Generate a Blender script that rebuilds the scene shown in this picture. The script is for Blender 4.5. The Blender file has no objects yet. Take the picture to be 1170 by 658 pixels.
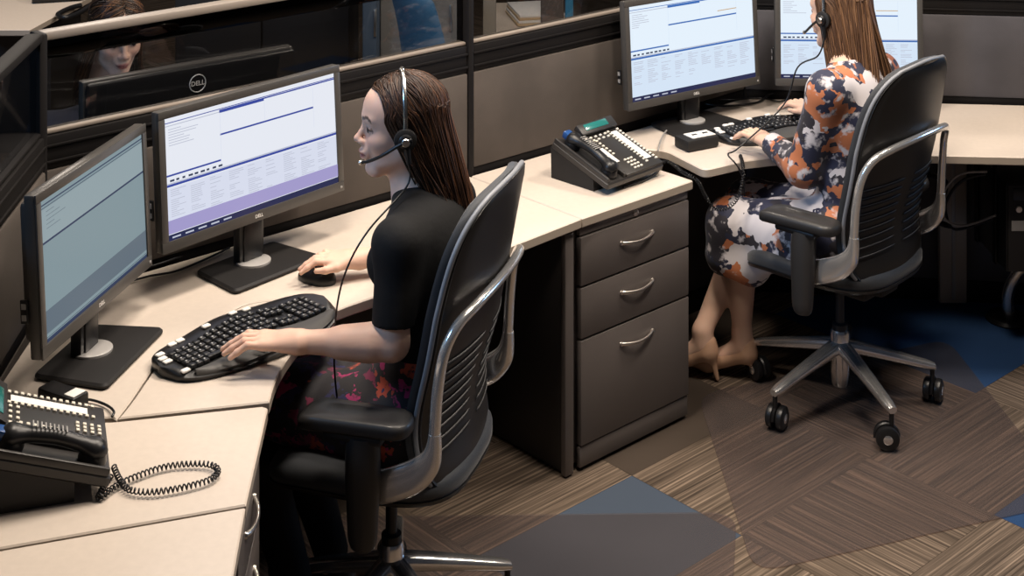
import bpy, bmesh, math, random
import numpy as np
from mathutils import Vector, Matrix
random.seed(7)
scene = bpy.context.scene
COL = scene.collection
PI = math.pi
# ---- camera model: level camera with a vertical lens shift (architectural shift lens) ----
FPX, CX, HOR, CAMH = 1676.0, 585.0, -357.0, 2.26
def D(x, y, z=0.735):                # photo pixel -> point on the horizontal plane at height z
    Y = FPX*(CAMH-z)/(y-HOR)
    return Vector(((x-CX)/FPX*Y, Y, z))
def V(*a): return Vector(a)
AV = Vector((0.742, 0.670, 0)).normalized()     # along the middle partition
BV = Vector((-AV.y, AV.x, 0))                    # towards / through the middle partition
# ---------------------------------------------------------------- materials
MATS = {}
def mat(name, col, rough=0.5, metal=0.0, noise=None, bump=None, coat=0.0, spec=0.5, emit=None, sheen=0.0, attr=None, sss=0.0):
    if name in MATS: return MATS[name]
    m = bpy.data.materials.new(name); m.use_nodes = True
    nt = m.node_tree; b = nt.nodes['Principled BSDF']
    c4 = (col[0], col[1], col[2], 1)
    b.inputs['Base Color'].default_value = c4
    b.inputs['Roughness'].default_value = rough
    b.inputs['Metallic'].default_value = metal
    b.inputs['Specular IOR Level'].default_value = spec
    if coat: b.inputs['Coat Weight'].default_value = coat; b.inputs['Coat Roughness'].default_value = 0.15
    if sheen: b.inputs['Sheen Weight'].default_value = sheen
    if sss:
        b.inputs['Subsurface Weight'].default_value = sss
        b.inputs['Subsurface Radius'].default_value = (0.012, 0.005, 0.003)
        b.inputs['Subsurface Scale'].default_value = 1.0
    if emit:
        b.inputs['Emission Color'].default_value = c4; b.inputs['Emission Strength'].default_value = emit
    tc = None
    def coords():
        nonlocal tc
        if tc is None: tc = nt.nodes.new('ShaderNodeTexCoord')
        return tc.outputs['Object']
    src = None
    if attr:
        a = nt.nodes.new('ShaderNodeAttribute'); a.attribute_name = attr; src = a.outputs['Color']
        nt.links.new(src, b.inputs['Base Color'])
    if noise:
        sc, amt = noise
        n = nt.nodes.new('ShaderNodeTexNoise'); n.inputs['Scale'].default_value = sc; n.inputs['Detail'].default_value = 5
        nt.links.new(coords(), n.inputs['Vector'])
        r = nt.nodes.new('ShaderNodeMapRange')
        r.inputs['From Min'].default_value = 0.3; r.inputs['From Max'].default_value = 0.7
        r.inputs['To Min'].default_value = 1-amt; r.inputs['To Max'].default_value = 1+amt
        nt.links.new(n.outputs['Fac'], r.inputs['Value'])
        mx = nt.nodes.new('ShaderNodeMix'); mx.data_type = 'RGBA'; mx.blend_type = 'MULTIPLY'
        mx.inputs['Factor'].default_value = 1
        if src: nt.links.new(src, mx.inputs['A'])
        else: mx.inputs['A'].default_value = c4
        nt.links.new(r.outputs['Result'], mx.inputs['B'])
        nt.links.new(mx.outputs['Result'], b.inputs['Base Color'])
    if bump:
        sc, st = bump
        n = nt.nodes.new('ShaderNodeTexNoise'); n.inputs['Scale'].default_value = sc; n.inputs['Detail'].default_value = 4
        nt.links.new(coords(), n.inputs['Vector'])
        bp = nt.nodes.new('ShaderNodeBump'); bp.inputs['Strength'].default_value = st; bp.inputs['Distance'].default_value = 0.004
        nt.links.new(n.outputs['Fac'], bp.inputs['Height']); nt.links.new(bp.outputs['Normal'], b.inputs['Normal'])
    MATS[name] = m
    return m
def emis(name, col, st=1.0):
    if name in MATS: return MATS[name]
    m = bpy.data.materials.new(name); m.use_nodes = True
    nt = m.node_tree; nt.nodes.remove(nt.nodes['Principled BSDF'])
    e = nt.nodes.new('ShaderNodeEmission'); e.inputs['Color'].default_value = (*col, 1); e.inputs['Strength'].default_value = st
    g = nt.nodes.new('ShaderNodeBsdfGlossy'); g.inputs['Roughness'].default_value = 0.25; g.inputs['Color'].default_value = (.02, .02, .02, 1)
    ad = nt.nodes.new('ShaderNodeAddShader')
    nt.links.new(e.outputs[0], ad.inputs[0]); nt.links.new(g.outputs[0], ad.inputs[1])
    nt.links.new(ad.outputs[0], nt.nodes['Material Output'].inputs['Surface'])
    MATS[name] = m; return m
def glassmat(name, tint, haze=0.0, hazecol=(.2, .2, .2), gloss=0.06, rough=0.02):
    m = bpy.data.materials.new(name); m.use_nodes = True
    nt = m.node_tree; nt.nodes.remove(nt.nodes['Principled BSDF'])
    t = nt.nodes.new('ShaderNodeBsdfTransparent'); t.inputs['Color'].default_value = (*tint, 1)
    g = nt.nodes.new('ShaderNodeBsdfGlossy'); g.inputs['Roughness'].default_value = rough
    d = nt.nodes.new('ShaderNodeBsdfDiffuse'); d.inputs['Color'].default_value = (*hazecol, 1)
    m1 = nt.nodes.new('ShaderNodeMixShader'); m1.inputs[0].default_value = haze
    nt.links.new(t.outputs[0], m1.inputs[1]); nt.links.new(d.outputs[0], m1.inputs[2])
    lw = nt.nodes.new('ShaderNodeLayerWeight'); lw.inputs['Blend'].default_value = .5
    pw = nt.nodes.new('ShaderNodeMath'); pw.operation = 'POWER'; pw.inputs[1].default_value = 5
    nt.links.new(lw.outputs['Facing'], pw.inputs[0])
    mu = nt.nodes.new('ShaderNodeMath'); mu.operation = 'MULTIPLY_ADD'; mu.inputs[1].default_value = .96*gloss; mu.inputs[2].default_value = .04*gloss
    nt.links.new(pw.outputs[0], mu.inputs[0])
    m2 = nt.nodes.new('ShaderNodeMixShader')
    nt.links.new(mu.outputs[0], m2.inputs[0]); nt.links.new(m1.outputs[0], m2.inputs[1]); nt.links.new(g.outputs[0], m2.inputs[2])
    nt.links.new(m2.outputs[0], nt.nodes['Material Output'].inputs['Surface'])
    MATS[name] = m; return m
# ---------------------------------------------------------------- objects
def smooth_by_angle(me, ang=0.7):
    me.polygons.foreach_set('use_smooth', [True]*len(me.polygons))
    bm = bmesh.new(); bm.from_mesh(me)
    for e in bm.edges:
        e.smooth = not (len(e.link_faces) == 2 and e.calc_face_angle(0) > ang)
    bm.to_mesh(me); bm.free()
def obj(name, bm, m, parent=None, ang=0.7, label=None):
    me = bpy.data.meshes.new(name)
    bmesh.ops.recalc_face_normals(bm, faces=bm.faces)
    bm.to_mesh(me); bm.free()
    for x in (m if isinstance(m, (list, tuple)) else [m]): me.materials.append(x)
    if ang: smooth_by_angle(me, ang)
    o = bpy.data.objects.new(name, me); COL.objects.link(o)
    if parent: o.parent = parent
    if label: o['label'] = label
    return o
def share(o, name, parent, loc=(0, 0, 0), rot=(0, 0, 0)):
    c = o.copy(); COL.objects.link(c); c.name = name; c.parent = parent; c.location = loc; c.rotation_euler = rot
    return c
def tag(o, label, cat, group=None, kind=None):
    if label: o['label'] = label
    if cat: o['category'] = cat
    if group: o['group'] = group
    if kind: o['kind'] = kind
    return o
def thing(name, label, cat, loc=(0, 0, 0), rz=0.0, group=None, rot=None):
    o = bpy.data.objects.new(name, None); COL.objects.link(o)
    o.empty_display_size = 0.05
    o.location = loc; o.rotation_euler = rot if rot else (0, 0, rz)
    return tag(o, label, cat, group)
def copy_tree(o, parent=None):
    c = o.copy(); COL.objects.link(c); c.parent = parent
    for ch in list(o.children): copy_tree(ch, c)
    return c
# ---------------------------------------------------------------- bmesh shapes
def NB(): return bmesh.new()
def box(bm, c, s, bev=0.0, seg=2, R=None, mi=0, taper=None):
    r = bmesh.ops.create_cube(bm, size=1.0); vs = r['verts']
    for v in vs:
        p = Vector((v.co.x*s[0], v.co.y*s[1], v.co.z*s[2]))
        if taper and v.co.z > 0: p.x *= taper[0]; p.y *= taper[1]
        v.co = p
    fs = set()
    for v in vs: fs.update(v.link_faces)
    if bev > 0:
        es = set()
        for v in vs: es.update(v.link_edges)
        rr = bmesh.ops.bevel(bm, geom=list(es), offset=min(bev, min(s)*0.49), segments=seg, affect='EDGES', profile=0.5)
        vs = [v for v in set(rr['verts']) | set(x for x in vs if x.is_valid)]
        allv = set(); 
        for f in rr['faces']: allv.update(f.verts)
        allv.update(v for v in vs if v.is_valid)
        # flood to whole island
        st = list(allv); seen = set(st)
        while st:
            q = st.pop()
            for e in q.link_edges:
                o = e.other_vert(q)
                if o not in seen: seen.add(o); st.append(o)
        vs = list(seen)
    M = (Matrix.Translation(c) @ (R.to_4x4() if R is not None else Matrix.Identity(4)))
    fs = set()
    for v in vs: v.co = M @ v.co; fs.update(v.link_faces)
    for f in fs: f.material_index = mi
def ring(bm, pts): return [bm.verts.new(p) for p in pts]
def bridge(bm, a, b, mi=0, closed=True):
    n = len(a)
    for i in range(n if closed else n-1):
        j = (i+1) % n
        try:
            f = bm.faces.new((a[i], a[j], b[j], b[i])); f.material_index = mi
        except ValueError: pass
def cap(bm, a, mi=0):
    try: f = bm.faces.new(a); f.material_index = mi
    except ValueError: pass
def tube(bm, pts, r, n=10, mi=0, closed=False, flat=1.0, caps=True):
    """sweep a circle along points; r number or list"""
    pts = [Vector(p) for p in pts]; N = len(pts)
    if not hasattr(r, '__len__'): r = [r]*N
    up = None; rings = []
    for i in range(N):
        if closed: t = (pts[(i+1) % N]-pts[i-1])
        else: t = pts[min(i+1, N-1)]-pts[max(i-1, 0)]
        if t.length < 1e-9: t = Vector((0, 0, 1))
        t.normalize()
        if up is None:
            up = Vector((0, 0, 1)) if abs(t.z) < 0.9 else Vector((0, 1, 0))
        u = (up - t*up.dot(t))
        if u.length < 1e-6: u = t.orthogonal()
        u.normalize(); w = t.cross(u); up = u
        rings.append(ring(bm, [pts[i]+(u*math.cos(2*PI*k/n)*flat+w*math.sin(2*PI*k/n))*r[i] for k in range(n)]))
    for i in range(N-1): bridge(bm, rings[i], rings[i+1], mi)
    if closed: bridge(bm, rings[-1], rings[0], mi)
    elif caps: cap(bm, rings[0][::-1], mi); cap(bm, rings[-1], mi)
def cyl(bm, a, b, r, r2=None, n=20, mi=0):
    tube(bm, [a, b], [r, r if r2 is None else r2], n, mi)
def lathe(bm, prof, n=28, mi=0, M=None):
    """prof = (r,z) list, about z"""
    M = M or Matrix.Identity(4); rs = []
    for r, z in prof:
        rs.append(ring(bm, [M @ Vector((r*math.cos(2*PI*k/n), r*math.sin(2*PI*k/n), z)) for k in range(n)]))
    for i in range(len(rs)-1): bridge(bm, rs[i], rs[i+1], mi)
    cap(bm, rs[0][::-1], mi); cap(bm, rs[-1], mi)
def smoothpath(pts, k=6, closed=False):
    P = [Vector(p) for p in pts]; out = []; n = len(P)
    rng = range(n) if closed else range(n-1)
    for i in rng:
        if closed: p0, p1, p2, p3 = P[i-1], P[i], P[(i+1) % n], P[(i+2) % n]
        else: p0, p1, p2, p3 = P[max(i-1, 0)], P[i], P[i+1], P[min(i+2, n-1)]
        for s in range(k):
            t = s/k
            out.append(0.5*((2*p1)+(p2-p0)*t+(2*p0-5*p1+4*p2-p3)*t*t+(3*p1-p0-3*p2+p3)*t**3))
    if not closed: out.append(P[-1])
    return out
def poly2(bm, pts, z0, z1, bev=0.004, mi=0, round_r=0.0, rseg=5):
    """vertical prism from plan polygon, with softened top & bottom rim"""
    P = [Vector((p[0], p[1], 0)) for p in pts]
    ar = sum(P[i].x*P[(i+1) % len(P)].y-P[(i+1) % len(P)].x*P[i].y for i in range(len(P)))
    if ar < 0: P = P[::-1]
    n = len(P)
    def off(d):
        out = []
        for i in range(n):
            a, b, c = P[i-1], P[i], P[(i+1) % n]
            e1 = (b-a); e2 = (c-b)
            if e1.length < 1e-7 or e2.length < 1e-7: out.append(b.copy()); continue
            e1.normalize(); e2.normalize()
            n1 = Vector((-e1.y, e1.x, 0)); n2 = Vector((-e2.y, e2.x, 0))
            m = n1+n2
            if m.length < 1e-6: out.append(b+n1*d); continue
            m.normalize(); out.append(b+m*(d/max(0.3, m.dot(n1))))
        return out
    inn = off(bev)
    r0 = ring(bm, [(p.x, p.y, z0) for p in inn]); r1 = ring(bm, [(p.x, p.y, z0+bev) for p in P])
    r2 = ring(bm, [(p.x, p.y, z1-bev) for p in P]); r3 = ring(bm, [(p.x, p.y, z1) for p in inn])
    bridge(bm, r0, r1, mi); bridge(bm, r1, r2, mi); bridge(bm, r2, r3, mi)
    cap(bm, r0[::-1], mi); cap(bm, r3, mi)
def fillet(pts, r, seg=6, which=None):
    P = [Vector((p[0], p[1], 0)) for p in pts]; out = []; n = len(P)
    for i in range(n):
        rr = r if which is None or i in which else 0
        a, b, c = P[i-1], P[i], P[(i+1) % n]
        if rr <= 0: out.append(b); continue
        u = (a-b); v = (c-b); d = min(rr, u.length*0.45, v.length*0.45); u.normalize(); v.normalize()
        p, q = b+u*d, b+v*d
        for s in range(seg+1):
            t = s/seg
            out.append(p*(1-t)**2+b*2*t*(1-t)+q*t*t)
    return out
def quad(bm, pts, mi=0):
    f = bm.faces.new([bm.verts.new(p) for p in pts]); f.material_index = mi
def rotz(a): return Matrix.Rotation(a, 3, 'Z')
def textmesh(txt, size, depth=0.0008):
    cu = bpy.data.curves.new('lettering', 'FONT'); cu.body = txt; cu.size = size; cu.extrude = depth
    cu.align_x = 'CENTER'; cu.align_y = 'CENTER'; cu.resolution_u = 3; cu.offset = size*0.012
    o = bpy.data.objects.new('lettering', cu); COL.objects.link(o)
    dg = bpy.context.evaluated_depsgraph_get(); dg.update()
    me = bpy.data.meshes.new_from_object(o.evaluated_get(dg))
    bpy.data.objects.remove(o); return me
def addmesh(bm, me, M, mi=0):
    n0 = len(bm.verts); bm.verts.ensure_lookup_table(); nf = len(bm.faces)
    bm.from_mesh(me); bm.verts.ensure_lookup_table(); bm.faces.ensure_lookup_table()
    for v in bm.verts[n0:]: v.co = M @ v.co
    for f in bm.faces[nf:]: f.material_index = mi
# ---------------------------------------------------------------- signed distance bodies (one continuous surface)
def cone(a, b, ra, rb=None, k=0.02, op='u'): return ('c', np.array(a, float), np.array(b, float), ra, ra if rb is None else rb, k, op)
def ell(c, r, k=0.02, R=None, op='u'):
    if not hasattr(r, '__len__'): r = (r, r, r)
    return ('e', np.array(c, float), np.array(r, float), np.eye(3) if R is None else np.array(R, float), None, k, op)
def sdf_mesh(prims, h):
    los, his = [], []
    for p in prims:
        if p[6] == 's': continue
        if p[0] == 'c':
            m = max(p[3], p[4]); los.append(np.minimum(p[1], p[2])-m); his.append(np.maximum(p[1], p[2])+m)
        else:
            e = np.sqrt(((p[3]*p[2][None, :])**2).sum(1)); los.append(p[1]-e); his.append(p[1]+e)
    lo = np.min(los, 0)-4*h-0.02; hi = np.max(his, 0)+4*h+0.02
    n = np.ceil((hi-lo)/h).astype(int)+1
    F = np.full(n, 0.06, np.float32)
    ax = [(lo[i]+h*np.arange(n[i])).astype(np.float32) for i in range(3)]
    for p in prims:
        k = p[5]; pad = k+3*h
        if p[0] == 'c':
            m = max(p[3], p[4])+pad; l = np.minimum(p[1], p[2])-m; u = np.maximum(p[1], p[2])+m
        else:
            e = np.sqrt(((p[3]*p[2][None, :])**2).sum(1))+pad; l = p[1]-e; u = p[1]+e
        i0 = np.clip(np.floor((l-lo)/h).astype(int), 0, n-1); i1 = np.clip(np.ceil((u-lo)/h).astype(int)+1, 1, n)
        if np.any(i1 <= i0): continue
        sl = tuple(slice(i0[i], i1[i]) for i in range(3))
        X = ax[0][sl[0]][:, None, None]; Y = ax[1][sl[1]][None, :, None]; Z = ax[2][sl[2]][None, None, :]
        if p[0] == 'c':
            a, b = p[1], p[2]; d = b-a; L2 = max(float(d @ d), 1e-12)
            t = np.clip(((X-a[0])*d[0]+(Y-a[1])*d[1]+(Z-a[2])*d[2])/L2, 0, 1)
            S = np.sqrt((X-a[0]-t*d[0])**2+(Y-a[1]-t*d[1])**2+(Z-a[2]-t*d[2])**2)-(p[3]+t*(p[4]-p[3]))
        else:
            c, r, R = p[1], p[2], p[3]
            qx, qy, qz = X-c[0], Y-c[1], Z-c[2]
            l0 = R[0, 0]*qx+R[1, 0]*qy+R[2, 0]*qz; l1 = R[0, 1]*qx+R[1, 1]*qy+R[2, 1]*qz; l2 = R[0, 2]*qx+R[1, 2]*qy+R[2, 2]*qz
            k0 = np.sqrt((l0/r[0])**2+(l1/r[1])**2+(l2/r[2])**2)
            k1 = np.sqrt((l0/r[0]**2)**2+(l1/r[1]**2)**2+(l2/r[2]**2)**2)+1e-9
            S = k0*(k0-1)/k1
        A = F[sl]; k = max(k, 1e-5)
        if p[6] == 'u':
            q = np.maximum(k-np.abs(A-S), 0)/k; F[sl] = np.minimum(A, S)-q*q*k*0.25
        else:
            S = -S; q = np.maximum(k-np.abs(A-S), 0)/k; F[sl] = np.maximum(A, S)+q*q*k*0.25
    s = F < 0
    c8 = [s[i:n[0]-1+i, j:n[1]-1+j, l:n[2]-1+l] for i in (0, 1) for j in (0, 1) for l in (0, 1)]
    anyv = c8[0].copy(); allv = c8[0].copy()
    for c in c8[1:]: anyv |= c; allv &= c
    I = np.argwhere(anyv & ~allv)
    idx = np.full(n-1, -1, np.int32); idx[I[:, 0], I[:, 1], I[:, 2]] = np.arange(len(I))
    cor = [(i, j, l) for i in (0, 1) for j in (0, 1) for l in (0, 1)]
    val = np.stack([F[I[:, 0]+i, I[:, 1]+j, I[:, 2]+l] for i, j, l in cor], 1)
    acc = np.zeros((len(I), 3)); cnt = np.zeros(len(I))
    for a in range(8):
        for b in range(a+1, 8):
            da = np.array(cor[b])-np.array(cor[a])
            if np.abs(da).sum() != 1: continue
            m = (val[:, a] < 0) != (val[:, b] < 0)
            t = val[:, a]/(val[:, a]-val[:, b]+1e-20)
            pt = np.array(cor[a])[None, :]+t[:, None]*da[None, :]
            acc[m] += pt[m]; cnt[m] += 1
    verts = lo+h*(I+acc/np.maximum(cnt, 1)[:, None])
    faces = []
    for axis in range(3):
        u, w = (axis+1) % 3, (axis+2) % 3
        a = [slice(None)]*3; b = [slice(None)]*3; a[axis] = slice(0, -1); b[axis] = slice(1, None)
        sa, sb = s[tuple(a)], s[tuple(b)]
        E = np.argwhere(sa != sb); fl = sa[E[:, 0], E[:, 1], E[:, 2]]
        ok = (E[:, u] > 0) & (E[:, w] > 0) & (E[:, u] < n[u]-1) & (E[:, w] < n[w]-1); E = E[ok]; fl = fl[ok]
        def cell(du, dw):
            q = E.copy(); q[:, u] -= du; q[:, w] -= dw
            return idx[q[:, 0], q[:, 1], q[:, 2]]
        Q = np.stack([cell(1, 1), cell(0, 1), cell(0, 0), cell(1, 0)], 1)
        Q[~fl] = Q[~fl][:, ::-1]
        faces.append(Q)
    return verts, np.concatenate(faces)
def np_mesh(name, verts, faces, m, parent=None, col=None, off=(0, 0, 0)):
    me = bpy.data.meshes.new(name)
    verts = np.asarray(verts, np.float32)-np.array(off, np.float32)
    me.vertices.add(len(verts)); me.vertices.foreach_set('co', verts.ravel())
    me.loops.add(faces.size); me.loops.foreach_set('vertex_index', faces.astype(np.int32).ravel())
    me.polygons.add(len(faces)); me.polygons.foreach_set('loop_start', np.arange(0, faces.size, faces.shape[1], dtype=np.int32))
    me.update(calc_edges=True); me.validate()
    me.polygons.foreach_set('use_smooth', np.ones(len(me.polygons), bool))
    if col is not None and len(col) == len(me.vertices):
        at = me.color_attributes.new('Col', 'FLOAT_COLOR', 'POINT')
        c4 = np.ones((len(verts), 4), np.float32); c4[:, :3] = col; at.data.foreach_set('color', c4.ravel())
    for x in (m if isinstance(m, (list, tuple)) else [m]): me.materials.append(x)
    o = bpy.data.objects.new(name, me); COL.objects.link(o)
    if parent: o.parent = parent
    return o
# ================================================================ materials
M_top = mat('laminate', (.575, .50, .43), .42, noise=(60, .03))
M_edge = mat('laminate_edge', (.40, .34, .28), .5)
M_fab = mat('panel_fabric', (.066, .054, .046), .8, noise=(3.5, .30), bump=(400, .15))
M_blk = mat('black_plastic', (.009, .009, .010), .36, spec=.4)
M_blkr = mat('black_rough', (.012, .011, .011), .6, spec=.35)
M_dk = mat('dark_bronze_metal', (.009, .008, .008), .55, spec=.15)
M_rail = mat('pale_rail', (.23, .195, .165), .4)
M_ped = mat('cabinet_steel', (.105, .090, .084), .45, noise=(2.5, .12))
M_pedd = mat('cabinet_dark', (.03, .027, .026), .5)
M_sil = mat('brushed_nickel', (.75, .70, .64), .28, metal=1.0)
M_chr = mat('polished_aluminium', (.80, .79, .78), .2, metal=.9)
M_chr2 = mat('satin_aluminium', (.74, .72, .70), .32, metal=.6)
M_gry = mat('grey_plastic', (.30, .29, .28), .45)
M_wht = mat('white_card', (.75, .73, .70), .55)
M_key = mat('ivory_button', (.62, .58, .50), .5)
M_lab = mat('grey_print', (.45, .45, .45), .5)
M_glass = glassmat('partition_glass', (.64, .64, .64), gloss=.9)
M_tint = glassmat('dark_strip_glass', (.10, .09, .09), gloss=.8)
M_mat = glassmat('mat_vinyl', (.86, .82, .81), haze=.075, hazecol=(.30, .28, .28), gloss=.55, rough=.25)
# ---- carpet: stripe tiles turned a quarter each way, some plain
def stripes(name, ang, c1, c2, c3):
    m = bpy.data.materials.new(name); m.use_nodes = True; nt = m.node_tree; b = nt.nodes['Principled BSDF']
    b.inputs['Roughness'].default_value = .9; b.inputs['Specular IOR Level'].default_value = .15
    tc = nt.nodes.new('ShaderNodeTexCoord'); mp = nt.nodes.new('ShaderNodeMapping')
    vr = nt.nodes.new('ShaderNodeVectorRotate'); vr.rotation_type = 'Z_AXIS'; vr.inputs['Angle'].default_value = -ang
    nt.links.new(tc.outputs['Object'], vr.inputs['Vector']); nt.links.new(vr.outputs[0], mp.inputs['Vector'])
    mp.inputs['Scale'].default_value = (1.8, 120, 1)
    n = nt.nodes.new('ShaderNodeTexNoise'); n.inputs['Scale'].default_value = 1; n.inputs['Detail'].default_value = 6; n.inputs['Roughness'].default_value = .62
    nt.links.new(mp.outputs[0], n.inputs['Vector'])
    r = nt.nodes.new('ShaderNodeValToRGB')
    r.color_ramp.elements[0].position = .34; r.color_ramp.elements[0].color = (*c1, 1)
    r.color_ramp.elements[1].position = .70; r.color_ramp.elements[1].color = (*c3, 1)
    e = r.color_ramp.elements.new(.52); e.color = (*c2, 1)
    nt.links.new(n.outputs['Fac'], r.inputs['Fac']); nt.links.new(r.outputs[0], b.inputs['Base Color'])
    bp = nt.nodes.new('ShaderNodeBump'); bp.inputs['Strength'].default_value = .35; bp.inputs['Distance'].default_value = .003
    nt.links.new(n.outputs['Fac'], bp.inputs['Height']); nt.links.new(bp.outputs[0], b.inputs['Normal'])
    return m
angA = math.atan2(AV.y, AV.x)
SC = ((.036, .027, .020), (.118, .088, .065), (.30, .225, .165))
C_a = stripes('carpet_stripe_long', angA, *SC); C_b = stripes('carpet_stripe_cross', angA+PI/2, *SC)
C_blue = mat('carpet_slate_blue', (.060, .078, .108), .95, noise=(500, .35), spec=.1)
C_navy = mat('carpet_navy', (.022, .055, .135), .95, noise=(500, .35), spec=.1)
C_brn = mat('carpet_brown', (.060, .046, .036), .95, noise=(500, .35), spec=.1)
bm = NB()
a0, b0, ta, tb = 3.075, 2.492, .588, .400
special = {(-1, 0): 2, (2, 0): 3, (1, -2): 3, (0, 1): 4, (3, 0): 3, (2, 1): 3, (-2, 2): 4, (1, 2): 4, (-3, 0): 4, (4, 2): 4, (0, -3): 3}
for i in range(-14, 16):
    for j in range(-16, 18):
        g = .0006
        A0, A1, B0, B1 = a0+i*ta+g, a0+(i+1)*ta-g, b0+j*tb+g, b0+(j+1)*tb-g
        P = [AV*a+BV*b for a, b in ((A0, B0), (A1, B0), (A1, B1), (A0, B1))]
        if max(p.y for p in P) < .2: continue
        quad(bm, [(p.x, p.y, 0) for p in P], special.get((i, j), (i+j) % 2))
bmesh.ops.recalc_face_normals(bm, faces=bm.faces)
# backing slab
box(bm, (0, 5.5, -.03), (18, 15, .055), mi=4)
tag(obj('floor', bm, [C_a, C_b, C_blue, C_navy, C_brn], ang=0), 'carpet tile floor of brown striped and blue tiles', 'floor', kind='structure')
M_wall = mat('room_wall', (.030, .026, .024), .8)
bm = NB(); box(bm, (0, 12.3, 1.5), (18, .1, 3.0)); tag(obj('wall_back', bm, M_wall), 'dark back wall of the room', 'wall', kind='structure')
bm = NB(); box(bm, (-7.5, 5.5, 1.5), (.1, 13.5, 3.0)); tag(obj('wall_left', bm, M_wall), 'dark left wall of the room', 'wall', kind='structure')
bm = NB(); box(bm, (7.5, 5.5, 1.5), (.1, 13.5, 3.0)); tag(obj('wall_right', bm, M_wall), 'dark right wall of the room', 'wall', kind='structure')
# ================================================================ partitions
K1 = V(-1.190, 3.666, 0); LA = 2.763
K2 = K1+AV*LA
CD = V(.068, -.998, 0).normalized(); DD = V(.992, -.122, 0).normalized()
KS = K1+AV*1.405
def partition(label, p, q, side, posts, grp='desk partitions with glass tops', rail=None, fab=None):
    M_fab = fab or MATS['panel_fabric']
    """panel from p to q; side = unit normal towards the photographer"""
    d = (q-p); L = d.length; a = math.atan2(d.y, d.x)
    t = thing('partition', label, 'partition', p, a, grp)
    sgn = 1 if (rotz(a) @ V(0, 1, 0)).dot(side) > 0 else -1
    bm = NB(); g = .012
    box(bm, (L/2, 0, .40), (L-2*g, .05, .64), .006); obj('lower_panel', bm, M_fab, t)
    bm = NB(); box(bm, (L/2, 0, .905), (L-2*g, .055, .30), .006); obj('fabric_panel', bm, M_fab, t)
    bm = NB(); box(bm, (L/2, 0, .738), (L-2*g, .045, .034), .003); box(bm, (L/2, 0, .04), (L-2*g, .045, .08), .003)
    box(bm, (L/2, 0, 1.0985), (L-2*g, .05, .083), .004)
    for z in (1.075, 1.115): box(bm, (L/2, sgn*.026, z), (L-2*g, .008, .006), .001)
    obj('dark_band', bm, M_dk, t, label='dark metal band')
    bm = NB(); box(bm, (L/2, 0, 1.147), (L-2*g, .036, .010), .003); obj('glass_rail', bm, rail or M_rail, t)
    bm = NB(); box(bm, (L/2, 0, 1.267), (L-2*g, .008, .228), .001); obj('glass_pane', bm, M_glass, t)
    bm = NB(); box(bm, (L/2, 0, 1.388), (L-2*g, .044, .022), .005); obj('top_cap', bm, rail or M_rail, t)
    for x in posts:
        bm = NB(); box(bm, (x*L, 0, .70), (.022, .062, 1.395), .005); obj('post', bm, M_dk, t)
    return t
nA = -BV
pt1 = partition('glass topped fabric partition behind the two left monitors', K1, KS, nA, (0.005,))
partition('glass topped fabric partition behind the desk phone and right woman monitor', KS, K2, nA, (0.0, .998))
partition('glass topped partition along the far left edge beside the angled monitor', K1+CD*1.75, K1-CD*0, V(1, 0, 0), (.002,), rail=M_dk)
partition('glass topped partition at the far right behind the empty worktop', K2, K2+DD*1.9, V(0, -1, 0), (.999,), rail=M_dk, fab=mat('panel_fabric_grey', (.062, .058, .064), .75, noise=(3.5, .30), bump=(400, .15)))
# dark see-through strip on the first pane (top edge)
bm = NB(); box(bm, (.62, -.006, 1.352), (1.20, .003, .05), .0005); obj('tinted_strip', bm, M_tint, pt1, label='dark tinted strip')
# ================================================================ worktops
def wl(base, dirv, t, off): return base+dirv*t+off
offA = nA*.034
def onA(t): return K1+AV*t+offA
offC = V(.034, .002, 0); offD = V(-.005, -.034, 0)
def onC(t): return K1+CD*t+offC
def onD(t): return K2+DD*t+offD
ZT = .735; TH = .028
def worktop(name, label, pts, cat='worktop', z1=ZT, th=TH, m=None):
    bm = NB(); poly2(bm, pts, z1-th, z1, .003)
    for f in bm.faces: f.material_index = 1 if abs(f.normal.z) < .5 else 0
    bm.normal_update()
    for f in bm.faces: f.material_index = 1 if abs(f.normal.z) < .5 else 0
    return tag(obj(name, bm, [M_top, M_edge], ang=.5), label, cat)
KA = K1+offA+offC*1.0
gap = [(133, 479), (150, 457), (164, 436), (180, 414), (198, 399), (213, 388), (242, 368), (264, 355), (285, 346), (320, 342), (355, 345), (380, 356)]
gapw = smoothpath([D(*p) for p in gap], 3)
front = [(664, 250), (591, 278.5), (545, 296), (500, 312), (462, 325), (430, 338), (404, 347)]
seamB = D(664, 250)+BV*.50
# seam point on the A wall
tS = (D(664, 250)-onA(0)).dot(AV)
S0 = onA(tS)
# rear worktop
cseam = 0.60
pts = [S0]+smoothpath([D(*p) for p in front], 3)+gapw[::-1]+[D(128, 476.5), onC(.62), onC(.0)+AV*.03+V(.0, -.02, 0)]
worktop('corner_worktop', 'cream corner worktop holding the two left monitors', pts)
# keyboard platform
ctr = D(300, 400)
pg = [p+(ctr-p).normalized()*.006 for p in gapw]
fr2 = smoothpath([D(382, 360), D(366, 371), D(346, 388), D(327, 412), D(314, 437), D(308, 459)], 3)
pts = pg+[p for p in fr2]
pts = pts[:1]+pts[1:]
worktop('keyboard_platform', 'cream keyboard platform under the left woman keyboard', [D(135, 477.6)]+pg[1:]+fr2[:-1]+[D(307.5, 458.8)])
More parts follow.
